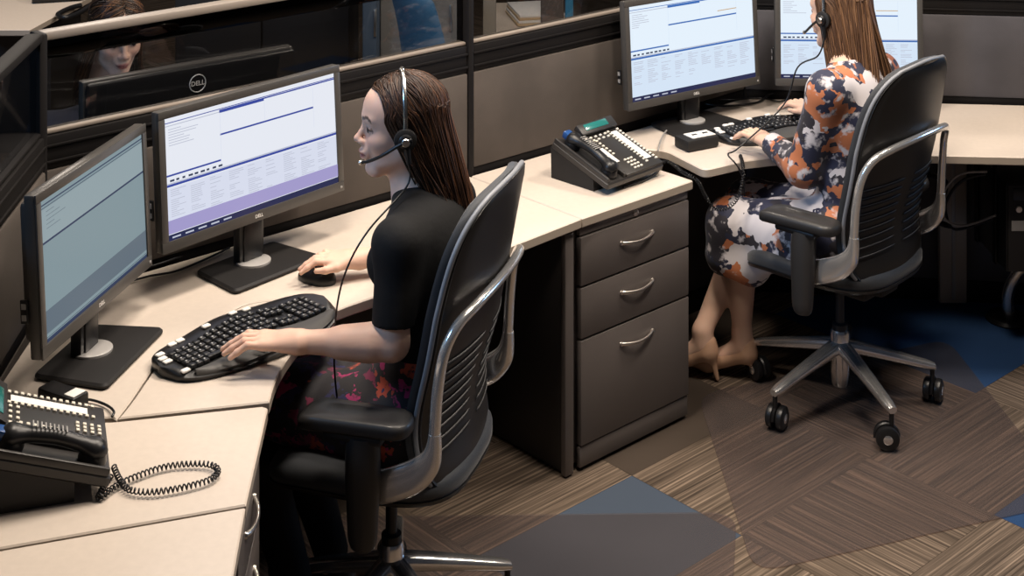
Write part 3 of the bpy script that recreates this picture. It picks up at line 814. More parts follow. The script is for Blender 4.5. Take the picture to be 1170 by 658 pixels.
# ================================================================ office chairs
M_uph = mat('chair_upholstery', (.020, .023, .028), .65, bump=(900, .2), sheen=.2)
M_shell = mat('chair_shell', (.017, .016, .0155), .4, spec=.4)
M_pip = mat('chair_edge_grey', (.20, .21, .23), .45)
M_arm = mat('armrest_black', (.022, .021, .021), .5, coat=.15)
M_frm = mat('polished_frame', (.78, .77, .755), .2, metal=.8)
def chair(label, loc, rz, base_rot):
    t = thing('office_chair', label, 'office chair', loc, rz, 'office chairs with polished arms')
    # base ---------------------------------------------------------
    bm = NB(); lathe(bm, [(.0001, .055), (.022, .055), (.026, .065), (.030, .10), (.030, .222), (.026, .232), (.0001, .232)], 28); obj('base_hub', bm, M_chr, t)
    bm = NB(); lathe(bm, [(.0001, .225), (.024, .225), (.024, .25), (.014, .255), (.014, .40), (.0001, .40)], 20); obj('gas_column', bm, M_blk, t, label='black gas column')
    for k in range(5):
        a = base_rot+k*2*PI/5; R = rotz(a)
        bm = NB(); rs = []
        for i in range(13):
            s = i/12; x = .022+.278*s; z = .180-.066*s**1.1; wd = .029-.010*s; hh = .033-.014*s
            if i == 12: wd *= .8; hh *= .8
            pts = []
            for q in range(12):
                an = 2*PI*q/12; cx_, sz_ = math.cos(an), math.sin(an)
                pts.append(R @ Vector((x, wd*.9*abs(cx_)**.6*(1 if cx_ > 0 else -1), z+hh*.62*abs(sz_)**.8*(1 if sz_ > 0 else -1))))
            rs.append(ring(bm, pts))
        for i in range(12): bridge(bm, rs[i], rs[i+1])
        cap(bm, rs[0][::-1]); cap(bm, rs[-1]); obj('base_leg', bm, M_chr, t, ang=.9)
        # caster
        e = R @ Vector((.292, 0, 0)); yaw = a+1.1+.8*k; Rc = rotz(yaw).to_4x4()
        T = Matrix.Translation((e.x, e.y, 0)) @ Rc
        bm = NB(); cyl(bm, (0, 0, .06), (0, 0, .105), .0075, n=12)
        for s in (-1, 1):
            lathe(bm, [(.0001, -.0125), (.026, -.0125), (.034, -.008), (.0355, 0), (.034, .008), (.026, .0125), (.0001, .0125)], 26, M=Matrix.Translation((.014, s*.0165, .0355)) @ Matrix.Rotation(PI/2, 4, 'X'))
        tube(bm, [(.014+.030*math.cos(b), 0, .0355+.030*math.sin(b)) for b in [x*.2 for x in range(-1, 17)]], .010, 8, flat=.6)
        for v in bm.verts: v.co = T @ v.co
        cs = obj('caster', bm, M_blk, t)
        for s in (-1, 1):
          bm = NB(); lathe(bm, [(.0001, -.001), (.0125, -.001), (.014, 0), (.0125, .001), (.0001, .0018)], 20, M=Matrix.Translation((.014, s*.0293, .0355)) @ Matrix.Rotation(-s*PI/2, 4, 'X'))
          for v in bm.verts: v.co = T @ v.co
          obj('wheel_cap', bm, M_chr, cs, label='shiny wheel cap')
    # mechanism, seat -----------------------------------------------
    bm = NB(); box(bm, (0, -.01, .40), (.17, .26, .05), .015); box(bm, (0, -.10, .415), (.11, .16, .05), .015); cyl(bm, (.06, .05, .40), (.24, .05, .39), .006); obj('mechanism', bm, M_blkr, t)
    def seat(zoff, grow, z0, name, m):
        bm = NB(); n = 40; rings_ = []
        def out(s, inset):
            pts = []
            for q in range(n):
                an = 2*PI*q/n; c_, s_ = math.cos(an), math.sin(an)
                ex = 2/3.4
                x = (.235+grow-inset)*abs(c_)**ex*(1 if c_ > 0 else -1)
                y = .02+(.235+grow-inset)*abs(s_)**ex*(1 if s_ > 0 else -1)
                dz = -.030*max(0, (y-.10)/.15)**2 + .012*(x/.23)**2
                pts.append((x, y, s+dz))
            return pts
        for s, ins in z0: rings_.append(ring(bm, out(s, ins)))
        for i in range(len(rings_)-1): bridge(bm, rings_[i], rings_[i+1])
        cap(bm, rings_[0][::-1]); cap(bm, rings_[-1]); return obj(name, bm, m, t, ang=1.0)
    seat(0, .004, [(.415, .10), (.425, .03), (.437, .004), (.447, .0)], 'seat_pan', M_shell)
    seat(0, .004, [(.447, .004), (.455, .0), (.475, .0), (.487, .010), (.494, .03), (.496, .08), (.494, .16)], 'seat_cushion', M_uph)
    # back -----------------------------------------------------------
    def bp(u, v, d=0.0):
        """u -1..1 across, v 0..1 up, d offset backwards"""
        z = .470+.662*v
        w = (.200+.045*math.sin(PI*min(1, v/.62)*.5)) if v < .62 else .245
        if v > .62:
            q = (v-.62)/.38; w = .245*(1-.10*q)*(max(0.0, 1-q**3.6))**.42 + .02*(q**3.6)
        if v < .08: w *= .86+.14*math.sin(PI/2*v/.08)
        y = -.212+.028*math.exp(-((v-.22)/.2)**2)-.105*max(0, v-.12)**1.35
        y += .050*(u*w/.24)**2
        return Vector((u*w, y-d, z))
    NV, NU = 44, 22
    def sheet(d0, d1, name, m, sc=1.0, mi=0):
        bm = NB(); g = {}
        for s, d in ((0, d0), (1, d1)):
            for j in range(NV+1):
                for i in range(NU+1):
                    v = j/NV; v = v**.9 if v < .5 else v; u = -1+2*i/NU
                    edge = min(1, (1-abs(u))*7, v*14, (1-v)*14+.0)
                    dd = d+(.010*(1-edge)**2*(1 if s == 0 else -1))
                    g[s, i, j] = bm.verts.new(bp(u*sc, v, dd))
        for s in (0, 1):
            for j in range(NV): 
                for i in range(NU):
                    q = (g[s, i, j], g[s, i+1, j], g[s, i+1, j+1], g[s, i, j+1]); bm.faces.new(q if s == 0 else q[::-1])
        for j in range(NV):
            for i in (0, NU): bm.faces.new((g[0, i, j], g[0, i, j+1], g[1, i, j+1], g[1, i, j]))
        for i in range(NU):
            for j in (0, NV): bm.faces.new((g[0, i, j], g[0, i+1, j], g[1, i+1, j], g[1, i, j]))
        return bm
    obj('backrest', sheet(-.034, -.001, 'backrest', M_uph), M_uph, t, ang=1.0)
    bm = sheet(.0005, .013, 'back_shell', M_shell, .985)
    # raised lumbar louvres, both halves
    for r in range(9):
        v = .12+.040*r
        for s in (-1, 1):
            pts = [bp(s*(.12+.78*i/10), v+.012*(1-(i/10))-.035*(i/10)**2*0, .0150) for i in range(11)]
            tube(bm, pts, [.0008]+[.0036]*9+[.0008], 6, mi=1)
            pts = [p+Vector((0, -.0022, .0045)) for p in pts]
            tube(bm, pts, [.0004]+[.0011]*9+[.0004], 5, mi=2)  # thin paler line per louvre: its highlight painted as colour
    obj('back_shell', bm, [M_shell, M_blkr, mat('louvre_highlight', (.13, .125, .12), .45)], t, ang=1.0)
    bm = NB(); pts = []
    for j in range(NV+1): pts.append(bp(-1.0, .03+.97*j/NV, .0015))
    top = [bp(-1+2*i/12, 1, .0015) for i in range(1, 12)]
    pts += top; pts += [bp(1.0, .03+.97*j/NV, .0015) for j in range(NV, -1, -1)]
    tube(bm, pts, .0062, 8); obj('edge_trim', bm, M_pip, t, ang=1.2, label='pale grey edge trim')
    # polished frame: arch behind the back, running into the flat side arms
    A = []
    zc = .83
    L_ = [(-.262, -.185, .575), (-.264, -.205, .635), (-.262, -.212, .73), (-.250, -.224, .815), (-.222, -.246, .868), (-.160, -.268, .890), (-.055, -.280, .898)]
    L_ = L_+[(-x, y, z) for x, y, z in L_[::-1]]
    P = smoothpath(L_, 6); bm = NB()
    n = len(P); tube(bm, P, [.0135-.0022*math.sin(PI*i/(n-1)) for i in range(n)], 14); obj('back_frame', bm, M_frm, t, ang=1.2, label='polished arch behind the back')
    for s in (-.06, .06):
        bm = NB(); tube(bm, [(s, -.279, .898), (s*1.0, -.257, .894)], .009, 8); obj('frame_bracket', bm, M_blk, t)
    for s in (-1, 1):
        bm = NB()
        C = smoothpath([(s*.258, .10, .505, .030, .012), (s*.262, .0, .508, .032, .012), (s*.266, -.10, .522, .034, .013), (s*.266, -.175, .548, .034, .015), (s*.264, -.215, .590, .024, .016), (s*.266, -.236, .628, .0145, .0135)], 6) if False else None
        key = [(-.035, .499, .030, .010), (-.06, .504, .035, .011), (-.085, .511, .036, .012), (-.12, .525, .036, .013), (-.160, .546, .034, .014), (-.192, .578, .027, .0145), (-.2045, .612, .0175, .014), (-.2075, .645, .0132, .0132)]
        rs = []
        K = 5; dense = []
        kp = smoothpath([(a, b, 0) for a, b, c_, d_ in key], K); kr = smoothpath([(c_, d_, 0) for a, b, c_, d_ in key], K)
        for i in range(len(kp)):
            tg = (kp[min(i+1, len(kp)-1)]-kp[max(i-1, 0)]).normalized(); nn = Vector((-tg.y, tg.x, 0))
            hh, ww = kr[i].x, kr[i].y; pts = []
            for q in range(14):
                an = 2*PI*q/14; c_, s_ = math.cos(an), math.sin(an)
                o = nn*(hh*abs(s_)**.75*(1 if s_ > 0 else -1)); xx = ww*abs(c_)**.75*(1 if c_ > 0 else -1)
                pts.append((s*.264+xx, kp[i].x+o.x, kp[i].y+o.y))
            rs.append(ring(bm, pts))
        for i in range(len(rs)-1): bridge(bm, rs[i], rs[i+1])
        cap(bm, rs[0][::-1]); cap(bm, rs[-1])
        obj('side_arm', bm, M_frm, t, ang=1.1, label='flat polished side arm')
        bm = NB(); tube(bm, [(s*.296, -.052, z) for z in (.384, .387, .393, .403, .42)]+[(s*.295, -.052, .48), (s*.292, -.051, .54), (s*.289, -.050, .59), (s*.286, -.05, .628)], [.010, .017, .0215, .0245, .026, .028, .0305, .031, .029], 18, flat=1.3); obj('armrest_post', bm, M_arm, t, ang=1.0)
        bm = NB(); box(bm, (s*.275, -.03, .628), (.07, .14, .02), .008); obj('armrest_plate', bm, M_blk, t)
        bm = NB(); pr = fillet([(-.046, -.13), (.046, -.13), (.052, .13), (-.052, .13)], .045, 8)
        n = len(pr); rs = []
        for z, k in ((.662, .90), (.668, 1.0), (.682, 1.0), (.691, .95), (.694, .84), (.693, .5)):
            rs.append(ring(bm, [(s*.268+p.x*k, -.025+p.y*(1-(1-k)*.5), z-.027-.010*max(0, p.y/.13)**3+.004*(abs(p.x)/.05)**2) for p in pr]))
        for i in range(len(rs)-1): bridge(bm, rs[i], rs[i+1])
        cap(bm, rs[0][::-1]); cap(bm, rs[-1]); obj('armrest_pad', bm, M_arm, t, ang=1.0)
    return t
def heading(hx, hy): return math.atan2(-hx, hy)
H1 = V(-.93, .37, 0).normalized(); HC1 = V(-.955, .297, 0).normalized(); O1 = V(-.286, 3.48, 0)
H2 = V(-.72, .69, 0).normalized(); O2 = V(1.035, 4.63, 0)
chair('black office chair seating the woman in black', (O1.x, O1.y, .0042), heading(HC1.x, HC1.y), math.radians(-53))
chair('black office chair seating the woman in the patterned dress', (O2.x, O2.y, .0042), heading(H2.x, H2.y), math.radians(-46))
# ================================================================ people
M_skin = mat('skin', (.5, .3, .2), .5, attr='Col', sss=.12, spec=.35)
M_hair1 = mat('hair_brown', (.1, .05, .03), .48, attr='Col', spec=.3)
M_black = mat('black_knit', (.0065, .0065, .007), .8, spec=.2, bump=(60, .25))
M_shoe = mat('nude_patent', (.56, .34, .22), .18, coat=.6)
def pattern(name, scale, cols, warp=.6, stretch=(1, 1, 1)):
    m = bpy.data.materials.new(name); m.use_nodes = True; nt = m.node_tree; b = nt.nodes['Principled BSDF']
    b.inputs['Roughness'].default_value = .7; b.inputs['Sheen Weight'].default_value = .1
    tc = nt.nodes.new('ShaderNodeTexCoord'); mp = nt.nodes.new('ShaderNodeMapping'); mp.inputs['Scale'].default_value = stretch; mp.inputs['Rotation'].default_value = (.3, .4, .5)
    n1 = nt.nodes.new('ShaderNodeTexNoise'); n1.inputs['Scale'].default_value = scale*.9; n1.inputs['Detail'].default_value = 3
    nt.links.new(tc.outputs['Object'], mp.inputs[0]); nt.links.new(mp.outputs[0], n1.inputs['Vector'])
    ad = nt.nodes.new('ShaderNodeMix'); ad.data_type = 'RGBA'; ad.blend_type = 'LINEAR_LIGHT'; ad.inputs['Factor'].default_value = warp*.12
    nt.links.new(mp.outputs[0], ad.inputs['A']); nt.links.new(n1.outputs['Color'], ad.inputs['B'])
    vo = nt.nodes.new('ShaderNodeTexVoronoi'); vo.inputs['Scale'].default_value = scale; nt.links.new(ad.outputs['Result'], vo.inputs['Vector'])
    sp = nt.nodes.new('ShaderNodeSeparateColor'); nt.links.new(vo.outputs['Color'], sp.inputs[0])
    r = nt.nodes.new('ShaderNodeValToRGB'); r.color_ramp.interpolation = 'CONSTANT'
    els = r.color_ramp.elements
    for i, (p, c) in enumerate(cols):
        e = els[i] if i < 2 else els.new(p)
        e.position = p; e.color = (*c, 1)
    nt.links.new(sp.outputs[0], r.inputs['Fac'])
    # soft brushed streaks between patches
    n2 = nt.nodes.new('ShaderNodeTexNoise'); n2.inputs['Scale'].default_value = scale*2.2; n2.inputs['Detail'].default_value = 4
    nt.links.new(mp.outputs[0], n2.inputs['Vector'])
    r2 = nt.nodes.new('ShaderNodeMapRange'); r2.inputs['From Min'].default_value = .55; r2.inputs['From Max'].default_value = .66
    nt.links.new(n2.outputs['Fac'], r2.inputs[0])
    mx = nt.nodes.new('ShaderNodeMix'); mx.data_type = 'RGBA'; nt.links.new(r2.outputs[0], mx.inputs['Factor'])
    nt.links.new(r.outputs[0], mx.inputs['A']); mx.inputs['B'].default_value = (*cols[-1][1], 1)
    nt.links.new(mx.outputs['Result'], b.inputs['Base Color'])
    return m
M_dress = pattern('brushstroke_dress', 14, [(0, (.012, .015, .042)), (.42, (.44, .145, .058)), (.58, (.56, .53, .55)), (.66, (.014, .012, .020)), (.86, (.25, .085, .045)), (.92, (.56, .53, .55))], .9)
M_skirt = pattern('dark_floral_skirt', 24, [(0, (.012, .010, .014)), (.55, (.16, .014, .05)), (.68, (.36, .02, .12)), (.78, (.02, .02, .08)), (.86, (.40, .06, .03)), (.92, (.014, .011, .014))], .8)
class Head:
    def __init__(s, o, fwd, up=(0, 0, 1), sc=.9):
        f = Vector(fwd).normalized(); u = Vector(up); u = (u-f*u.dot(f)).normalized(); r = f.cross(u)
        s.o = np.array(o, float); s.R = np.array([[r.x, f.x, u.x], [r.y, f.y, u.y], [r.z, f.z, u.z]]); s.s = sc
    def p(s, x, y, z): return s.o+s.s*(s.R @ np.array([x, y, z], float))
    def v(s, x, y, z): return Vector(s.p(x, y, z))
    def c(s, a, b, ra, rb=None, k=.01, op='u'): return cone(s.p(*a), s.p(*b), ra*s.s, (ra if rb is None else rb)*s.s, k*s.s, op)
    def e(s, c, r, k=.01, op='u'):
        r = np.array(r if hasattr(r, '__len__') else (r, r, r), float)*s.s
        return ell(s.p(*c), r, k*s.s, s.R, op)
def head_prims(H):
    P = [H.e((0, -.012, .045), (.074, .098, .086), .02), H.e((0, .028, -.018), (.060, .062, .088), .03), H.e((0, .040, .055), (.058, .050, .055), .03)]
    for s in (-1, 1):
        P += [H.c((s*.050, .0, -.048), (s*.017, .064, -.098), .019, .017, .025), H.e((s*.038, .054, -.020), (.024, .030, .026), .02)]
    P += [H.e((0, .073, -.096), (.019, .020, .018), .02)]
    for s in (-1, 1): P += [H.c((s*.010, .086, .036), (s*.043, .072, .036), .0085, .008, .016)]
    for s in (-1, 1): P += [H.e((s*.033, .098, .010), (.019, .016, .013), .016, 's')]
    for s in (-1, 1): P += [H.e((s*.031, .0765, .009), .0125, .003), H.c((s*.018, .0875, .0165), (s*.044, .080, .015), .0032, .003, .003)]
    P += [H.c((0, .087, .020), (0, .1095, -.018), .0072, .0092, .011), H.e((0, .1115, -.0185), (.0095, .0090, .0084), .006)]
    for s in (-1, 1): P += [H.e((s*.0115, .101, -.025), (.0075, .010, .0075), .006)]
    P += [H.e((0, .088, -.050), (.026, .014, .024), .014), H.e((0, .0985, -.0505), (.021, .0115, .0064), .005), H.e((0, .0965, -.0640), (.018, .0105, .0078), .005), H.e((0, .1095, -.0572), (.021, .0045, .0011), .002, 's')]
    for s in (-1, 1): P += [H.e((s*.074, -.012, .0), (.009, .019, .031), .006), H.e((s*.083, -.008, .002), (.006, .010, .018), .006, 's')]
    P += [H.c((0, -.022, -.03), (0, -.030, -.12), .054, .052, .03)]
    return P
def skin_color(V_, H, base, seed=1):
    base = np.array(base); n = len(V_)
    L = ((V_-H.o) @ H.R)/H.s; x, y, z = L[:, 0], L[:, 1], L[:, 2]; ax = np.abs(x)
    col = np.tile(base, (n, 1))
    front = np.clip((y-.05)/.02, 0, 1)
    def mix(m, c):
        nonlocal col
        m = np.clip(m, 0, 1)[:, None]; col = col*(1-m)+np.array(c)*m
    # blush, lips, brows, eyes
    mix(.35*np.exp(-(((ax-.042)/.02)**2+((z+.022)/.018)**2))*front, base*np.array([1.05, .72, .68]))
    mix(.30*np.exp(-((x/.012)**2+((z+.02)/.012)**2))*front, base*np.array([1.03, .78, .72]))
    w = .0225*np.ones(n); zz = z+.0568
    lip = (1-np.clip((np.abs(zz)-.0092*(1-(ax/w)**2)-.0008)/.0015, 0, 1))*(ax < w)*(y > .085)
    mix(lip*.85, (.40, .105, .095)); mix((np.abs(zz+.0004) < .0011)*(ax < w)*(y > .08), (.16, .04, .04))
    zb = .0365+.006*np.exp(-((ax-.038)/.012)**2)-.003*np.clip((ax-.045)/.01, 0, 1)
    brow = (1-np.clip((np.abs(z-zb)-.0036)/.0014, 0, 1))*(ax > .012)*(ax < .053)*(y > .05)
    mix(brow*.9, (.035, .02, .015))
    ex, ez = ax-.0315, z-.0085
    eye = (np.abs(ez) < .0062*(1-(ex/.0145)**2))*(np.abs(ex) < .0145)*(y > .07)
    shadow = np.exp(-((ex/.018)**2+((ez-.006)/.009)**2))*(y > .055)
    mix(.45*shadow, base*np.array([.62, .5, .48]))
    mix(eye*1.0, (.45, .41, .39)); mix(eye*(np.hypot(ex, ez) < .0080), (.06, .03, .02)); mix(eye*(np.hypot(ex, ez) < .0026), (.005, .005, .005))
    lid = (np.abs(ez-.0066*(1-(ex/.0155)**2)) < .0016)*(np.abs(ex) < .0165)*(y > .065)
    mix((np.abs(ez-.0060*(1-(ex/.0155)**2)) < .0026)*(np.abs(ex) < .0175)*(y > .06)*.95, (.012, .008, .008))
    return col
def hand_prims(wrist, knuck, tip, up, side, grip=0.3, k=.0045):
    """wrist -> knuckle centre -> fingertip direction; side = unit vector towards the thumb"""
    w, kn, tp = Vector(wrist), Vector(knuck), Vector(tip); up = Vector(up).normalized(); sd = Vector(side).normalized()
    P = []; f = (kn-w).normalized(); fd = (tp-kn)
    for i, o in enumerate((.030, .010, -.010, -.028)):
        kk = kn+sd*o*.95+up*(.002-.0022*abs(i-1.3))-f*(.004*abs(i-1.2))
        P.append(cone(w+sd*o*.55, kk, .0150, .0110, .014))
        L = fd*(1.0, 1.08, 1.0, .82)[i]*(1)+sd*(.006, .002, -.003, -.010)[i]
        m1 = kk+L*.46+up*(.010+.008*grip); m2 = kk+L*.78+up*(.004+.002*grip); e = kk+L*1.0-up*.002
        P += [cone(kk, m1, .0094, .0082, k), cone(m1, m2, .0081, .0074, k), cone(m2, e, .0073, .0060, k)]
    t0 = w+f*.022+sd*.020; t1 = w+f*.048+sd*.043-up*.008; t2 = t1+f*.026+sd*.008-up*.005; t3 = t2+f*.024-sd*.003-up*.004
    P += [cone(t0, t1, .016, .0118, .012), cone(t1, t2, .0105, .0092, k), cone(t2, t3, .0090, .0070, k)]
    P += [cone(w, w+f*.03, .020, .018, .02)]
    return P
class Frame:
    def __init__(s, o, f): s.o = Vector((o.x, o.y, 0)); s.f = Vector(f).normalized(); s.r = Vector((s.f.y, -s.f.x, 0))
    def __call__(s, x, y, z): return s.o+s.r*x+s.f*y+Vector((0, 0, z))
    def R(s): return np.array([[s.r.x, s.f.x, 0], [s.r.y, s.f.y, 0], [0, 0, 1.0]])
def hair_mesh(name, H, parent, off, dark, light, cfg, m, seed=3):
    rnd = random.Random(seed); HS = H.s
    P = [H.e((0, -.018, .048), (.077, .098, .088), .01), H.e((0, .125, -.035), (.070, .085, .112), .012, 's')]
    P = P[:1]+[H.e((0, -.062, -.02), (.066, .052, .09), .03)]+[P[1]]
    prev = None
    for (y, z, wx, wy) in cfg['fall']:
        P.append(H.e((cfg.get('fx', 0), y, z), (wx, wy, .07), .05))
    for s in (-1, 1): P.append(H.e((s*.085, .060, -.03), (.035, .055, .085), .012, 's'))
    vb, fb = sdf_mesh(P, .005)
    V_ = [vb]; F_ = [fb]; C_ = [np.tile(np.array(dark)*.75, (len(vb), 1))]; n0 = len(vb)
    dark, light = np.array(dark), np.array(light)
    for q in range(cfg['n']):
        sgn = -1 if rnd.random() < .5 else 1
        psi = math.radians(rnd.uniform(cfg.get('psi0', 58), 182)); dx, dy = math.sin(psi)*sgn, math.cos(psi)
        jit = rnd.uniform(.985, 1.055)
        rx, ry, rz_ = .082*jit, .104*jit, .093*jit; cy, cz = -.016, .048
        py = cfg.get('part', .35)
        sx, sy = rnd.uniform(-.10, .10)+sgn*.05, rnd.uniform(-.55, .62) if psi < math.radians(130) else rnd.uniform(-.9, .1)
        sz = math.sqrt(max(.05, 1-sx*sx-sy*sy)); st = Vector((sx, sy, sz)).normalized()
        en = Vector((dx, dy, -.04-.05*rnd.random()-.26*max(0, min(1, (2.2-psi)/.8)))).normalized()
        pts = []
        nn = 9; wp = None
        if psi < math.radians(112) and not cfg.get('nofront'):
            sy = rnd.uniform(.10, .80); sx = sgn*rnd.uniform(-.02, .12); sz = math.sqrt(max(.05, 1-sx*sx-sy*sy)); st = Vector((sx, sy, sz)).normalized()
            wp = Vector((sgn*(.62+.1*rnd.random()), max(-.2, cfg.get('wy', .40)*(sy+.25)-.0), .50)).normalized()
        for i in range(nn):
            t = i/(nn-1)
            if wp is None: d = st.slerp(en, t) if st.angle(en) < 3.1 else st
            else: d = st*(1-t)**2+wp*(2.4*t*(1-t))+en*t*t
            d.normalize()
            pts.append(Vector((d.x*rx, cy+d.y*ry, cz+d.z*rz_)))
        last = pts[-1]; ex, ey, ez = cfg['end'](sgn, psi, rnd)
        mid1 = Vector((last.x*1.0+(ex-last.x)*.06, last.y+(ey-last.y)*.36, last.z+(ez-last.z)*.35))
        mid2 = Vector((last.x+(ex-last.x)*.65, last.y+(ey-last.y)*.72, last.z+(ez-last.z)*.70))
        pts += [mid1, mid2, Vector((ex, ey, ez))]
        pts = smoothpath(pts[::2]+([] if len(pts) % 2 else [pts[-1]]), 4)
        r0 = rnd.uniform(.0014, .0028); ns = 5; N = len(pts)
        ring_v = []
        wv = rnd.uniform(0, 6.28); wa = rnd.uniform(0, .0025)
        cl = rnd.random()**2.6; 
        for i, p in enumerate(pts):
            tg = (pts[min(i+1, N-1)]-pts[max(i-1, 0)]).normalized(); a = tg.orthogonal().normalized() if i == 0 else (a-tg*a.dot(tg)).normalized(); b = tg.cross(a)
            t = i/(N-1); r = r0*(1-.75*max(0, (t-.7)/.3))*(.55+.45*min(1, t*6))
            w = a*(wa*math.sin(wv+t*9))
            for k in range(ns):
                o = p+w+(a*math.cos(2*PI*k/ns)+b*math.sin(2*PI*k/ns))*r
                ring_v.append((o.x, o.y, o.z))
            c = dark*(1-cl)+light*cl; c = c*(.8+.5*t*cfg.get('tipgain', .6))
            C_.append(np.tile(c, (ns, 1)))
        arr = H.o+HS*(np.array(ring_v) @ H.R.T); V_.append(arr)
        idx = np.arange(N*ns).reshape(N, ns)
        f = np.stack([idx[:-1], np.roll(idx[:-1], -1, 1), np.roll(idx[1:], -1, 1), idx[1:]], -1).reshape(-1, 4)+n0
        F_.append(f); n0 += N*ns
    return np_mesh(name, np.concatenate(V_), np.concatenate(F_), m, parent, np.concatenate(C_), off)
SK1 = (.66, .425, .325); SK2 = (.66, .43, .32)
# ---------------------------------------------------------------- woman in black
B = Frame(O1, H1)
HD1 = Head((-.264, 3.492, 1.212), (-.985, -.13, -.03), sc=.93)
nk = B(.02, -.055, 1.075)
sl_, sr_ = B(-.155, -.095, 1.008), B(.155, -.085, 1.008)
el, wr, kn, tp = V(-.268, 3.268, .800), V(-.475, 3.262, .805), V(-.560, 3.272, .806), V(-.642, 3.268, .783)
er, wr2, kn2, tp2 = V(-.215, 3.83, .80), V(-.395, 3.795, .782), V(-.470, 3.778, .792), V(-.535, 3.755, .778)
R_ = B.R()
def torso(g=0.0):
    return [ell(B(0, -.055, .585), (.165+g, .115+g, .095+g), .05, R_), ell(B(0, -.085, .74), (.125+g, .090+g, .13+g), .06, R_), ell(B(0, -.105, .92), (.140+g, .095+g, .145+g), .06, R_),
            ell(B(-.065, -.035, .925), .056+g, .04), ell(B(.065, -.035, .925), .056+g, .04), cone(sl_, sr_, .050+g, .050+g, .05), cone(nk+V(0, 0, -.015), sl_*.6+nk*.4+V(0, 0, -.025), .044+g, .042+g, .03), cone(nk+V(0, 0, -.015), sr_*.6+nk*.4+V(0, 0, -.025), .044+g, .042+g, .03)]
def thighs(g=0.0): return [cone(B(s*.085, -.06, .56), B(s*.085, .39, .555), .085+g, .064+g, .04) for s in (-1, 1)]
prims = head_prims(HD1)+torso(-.008)+[cone(HD1.p(0, -.025, -.08), nk+V(0, 0, -.02), .048, .054, .03)]
prims += [cone(sl_, el, .046, .037, .03), cone(el, wr, .0385, .0235, .015), cone(el.lerp(wr, .25), el.lerp(wr, .5), .040, .034, .02), cone(sr_, er, .046, .036, .03), cone(er, wr2, .037, .0235, .015)]
prims += thighs(-.008)+[cone(B(s*.085, .39, .545), B(s*.085, .21, .12), .058, .036, .03) for s in (-1, 1)]+[cone(B(s*.085, .20, .075), B(s*.09, .36, .036), .034, .024, .03) for s in (-1, 1)]
hp1 = hand_prims(wr, kn, tp, (0, 0, 1), (0.02, 1, 0))
hp2 = hand_prims(wr2, kn2, tp2, (0, 0, 1), (-.15, -.98, 0))
vv, ff = sdf_mesh(prims+hp1+hp2, .0035)
root1 = thing('person', 'woman in black short sleeved top with headset, typing at the left desk', 'person', (O1.x, O1.y, 0))
np_mesh('body', vv, ff, M_skin, root1, skin_color(vv, HD1, SK1), root1.location)
# top
tp_prims = torso(.004)+[cone(sl_, el, .050, .047, .04), cone(sr_, er, .050, .047, .04)]
ud = (el-sl_).normalized(); ur = (er-sr_).normalized()
cutl = sl_.lerp(el, .75); cutr = sr_.lerp(er, .75)
tp_prims += [cone(cutl+ud*.075, cutl+ud*.16, .075, .06, .004, 's'), cone(cutr+ur*.075, cutr+ur*.16, .075, .06, .004, 's')]
tp_prims += [ell(nk+V(0, 0, .062)+B.f*.03, (.078, .078, .062), .008, None, 's'), ell(B(0, -.10, .45), (.4, .4, .19), .004, None, 's')]
# elbow folds at sleeve
vv, ff = sdf_mesh(tp_prims, .004)
np_mesh('knit_top', vv, ff, M_black, root1, None, root1.location)
sk = [ell(B(0, -.055, .585), (.177, .125, .102), .05, R_), ell(B(0, -.08, .70), (.137, .100, .09), .06, R_)]+thighs(.012)+[cone(B(-.085, .05, .575), B(.085, .05, .575), .07, .07, .05), cone(B(-.085, .36, .56), B(.085, .36, .56), .06, .06, .05), cone(B(-.08, .2, .57), B(.08, .2, .57), .07, .07, .05)]
lgs = [cone(B(s*.085, .36, .545), B(s*.085, .21, .125), .066, .043, .03) for s in (-1, 1)]
vv, ff = sdf_mesh(lgs, .005); np_mesh('calf_shade', vv, ff, M_black, root1, None, root1.location)  # black calf sleeves added; they stand in for the shade under the desk
vv, ff = sdf_mesh(sk, .005); np_mesh('skirt', vv, ff, M_skirt, root1, None, root1.location)
for s in (-1, 1):
    sp_ = [cone(B(s*.085, .185, .07), B(s*.09, .36, .036), .040, .028, .03), cone(B(s*.085, .17, .055), B(s*.085, .17, .014), .018, .008, .02)]
    vv, ff = sdf_mesh(sp_, .005); np_mesh('shoe', vv, ff, M_blk, root1, None, root1.location)
def end1(s, psi, r):
    k = (psi-1.0)/2.2
    return (s*(.080-.045*k)*r.uniform(.5, 1.12)+r.uniform(-.012, .012), -.080-.075*k+r.uniform(-.02, .02)-.01, -.235+r.uniform(-.05, .05)+.03*(1-k))
h1 = hair_mesh('hair', HD1, root1, root1.location, (.022, .0105, .0065), (.11, .047, .022), dict(n=1700, psi0=60, end=end1, fall=[(-.085, -.08, .056, .036), (-.105, -.13, .046, .028)], tipgain=1.2), M_hair1)
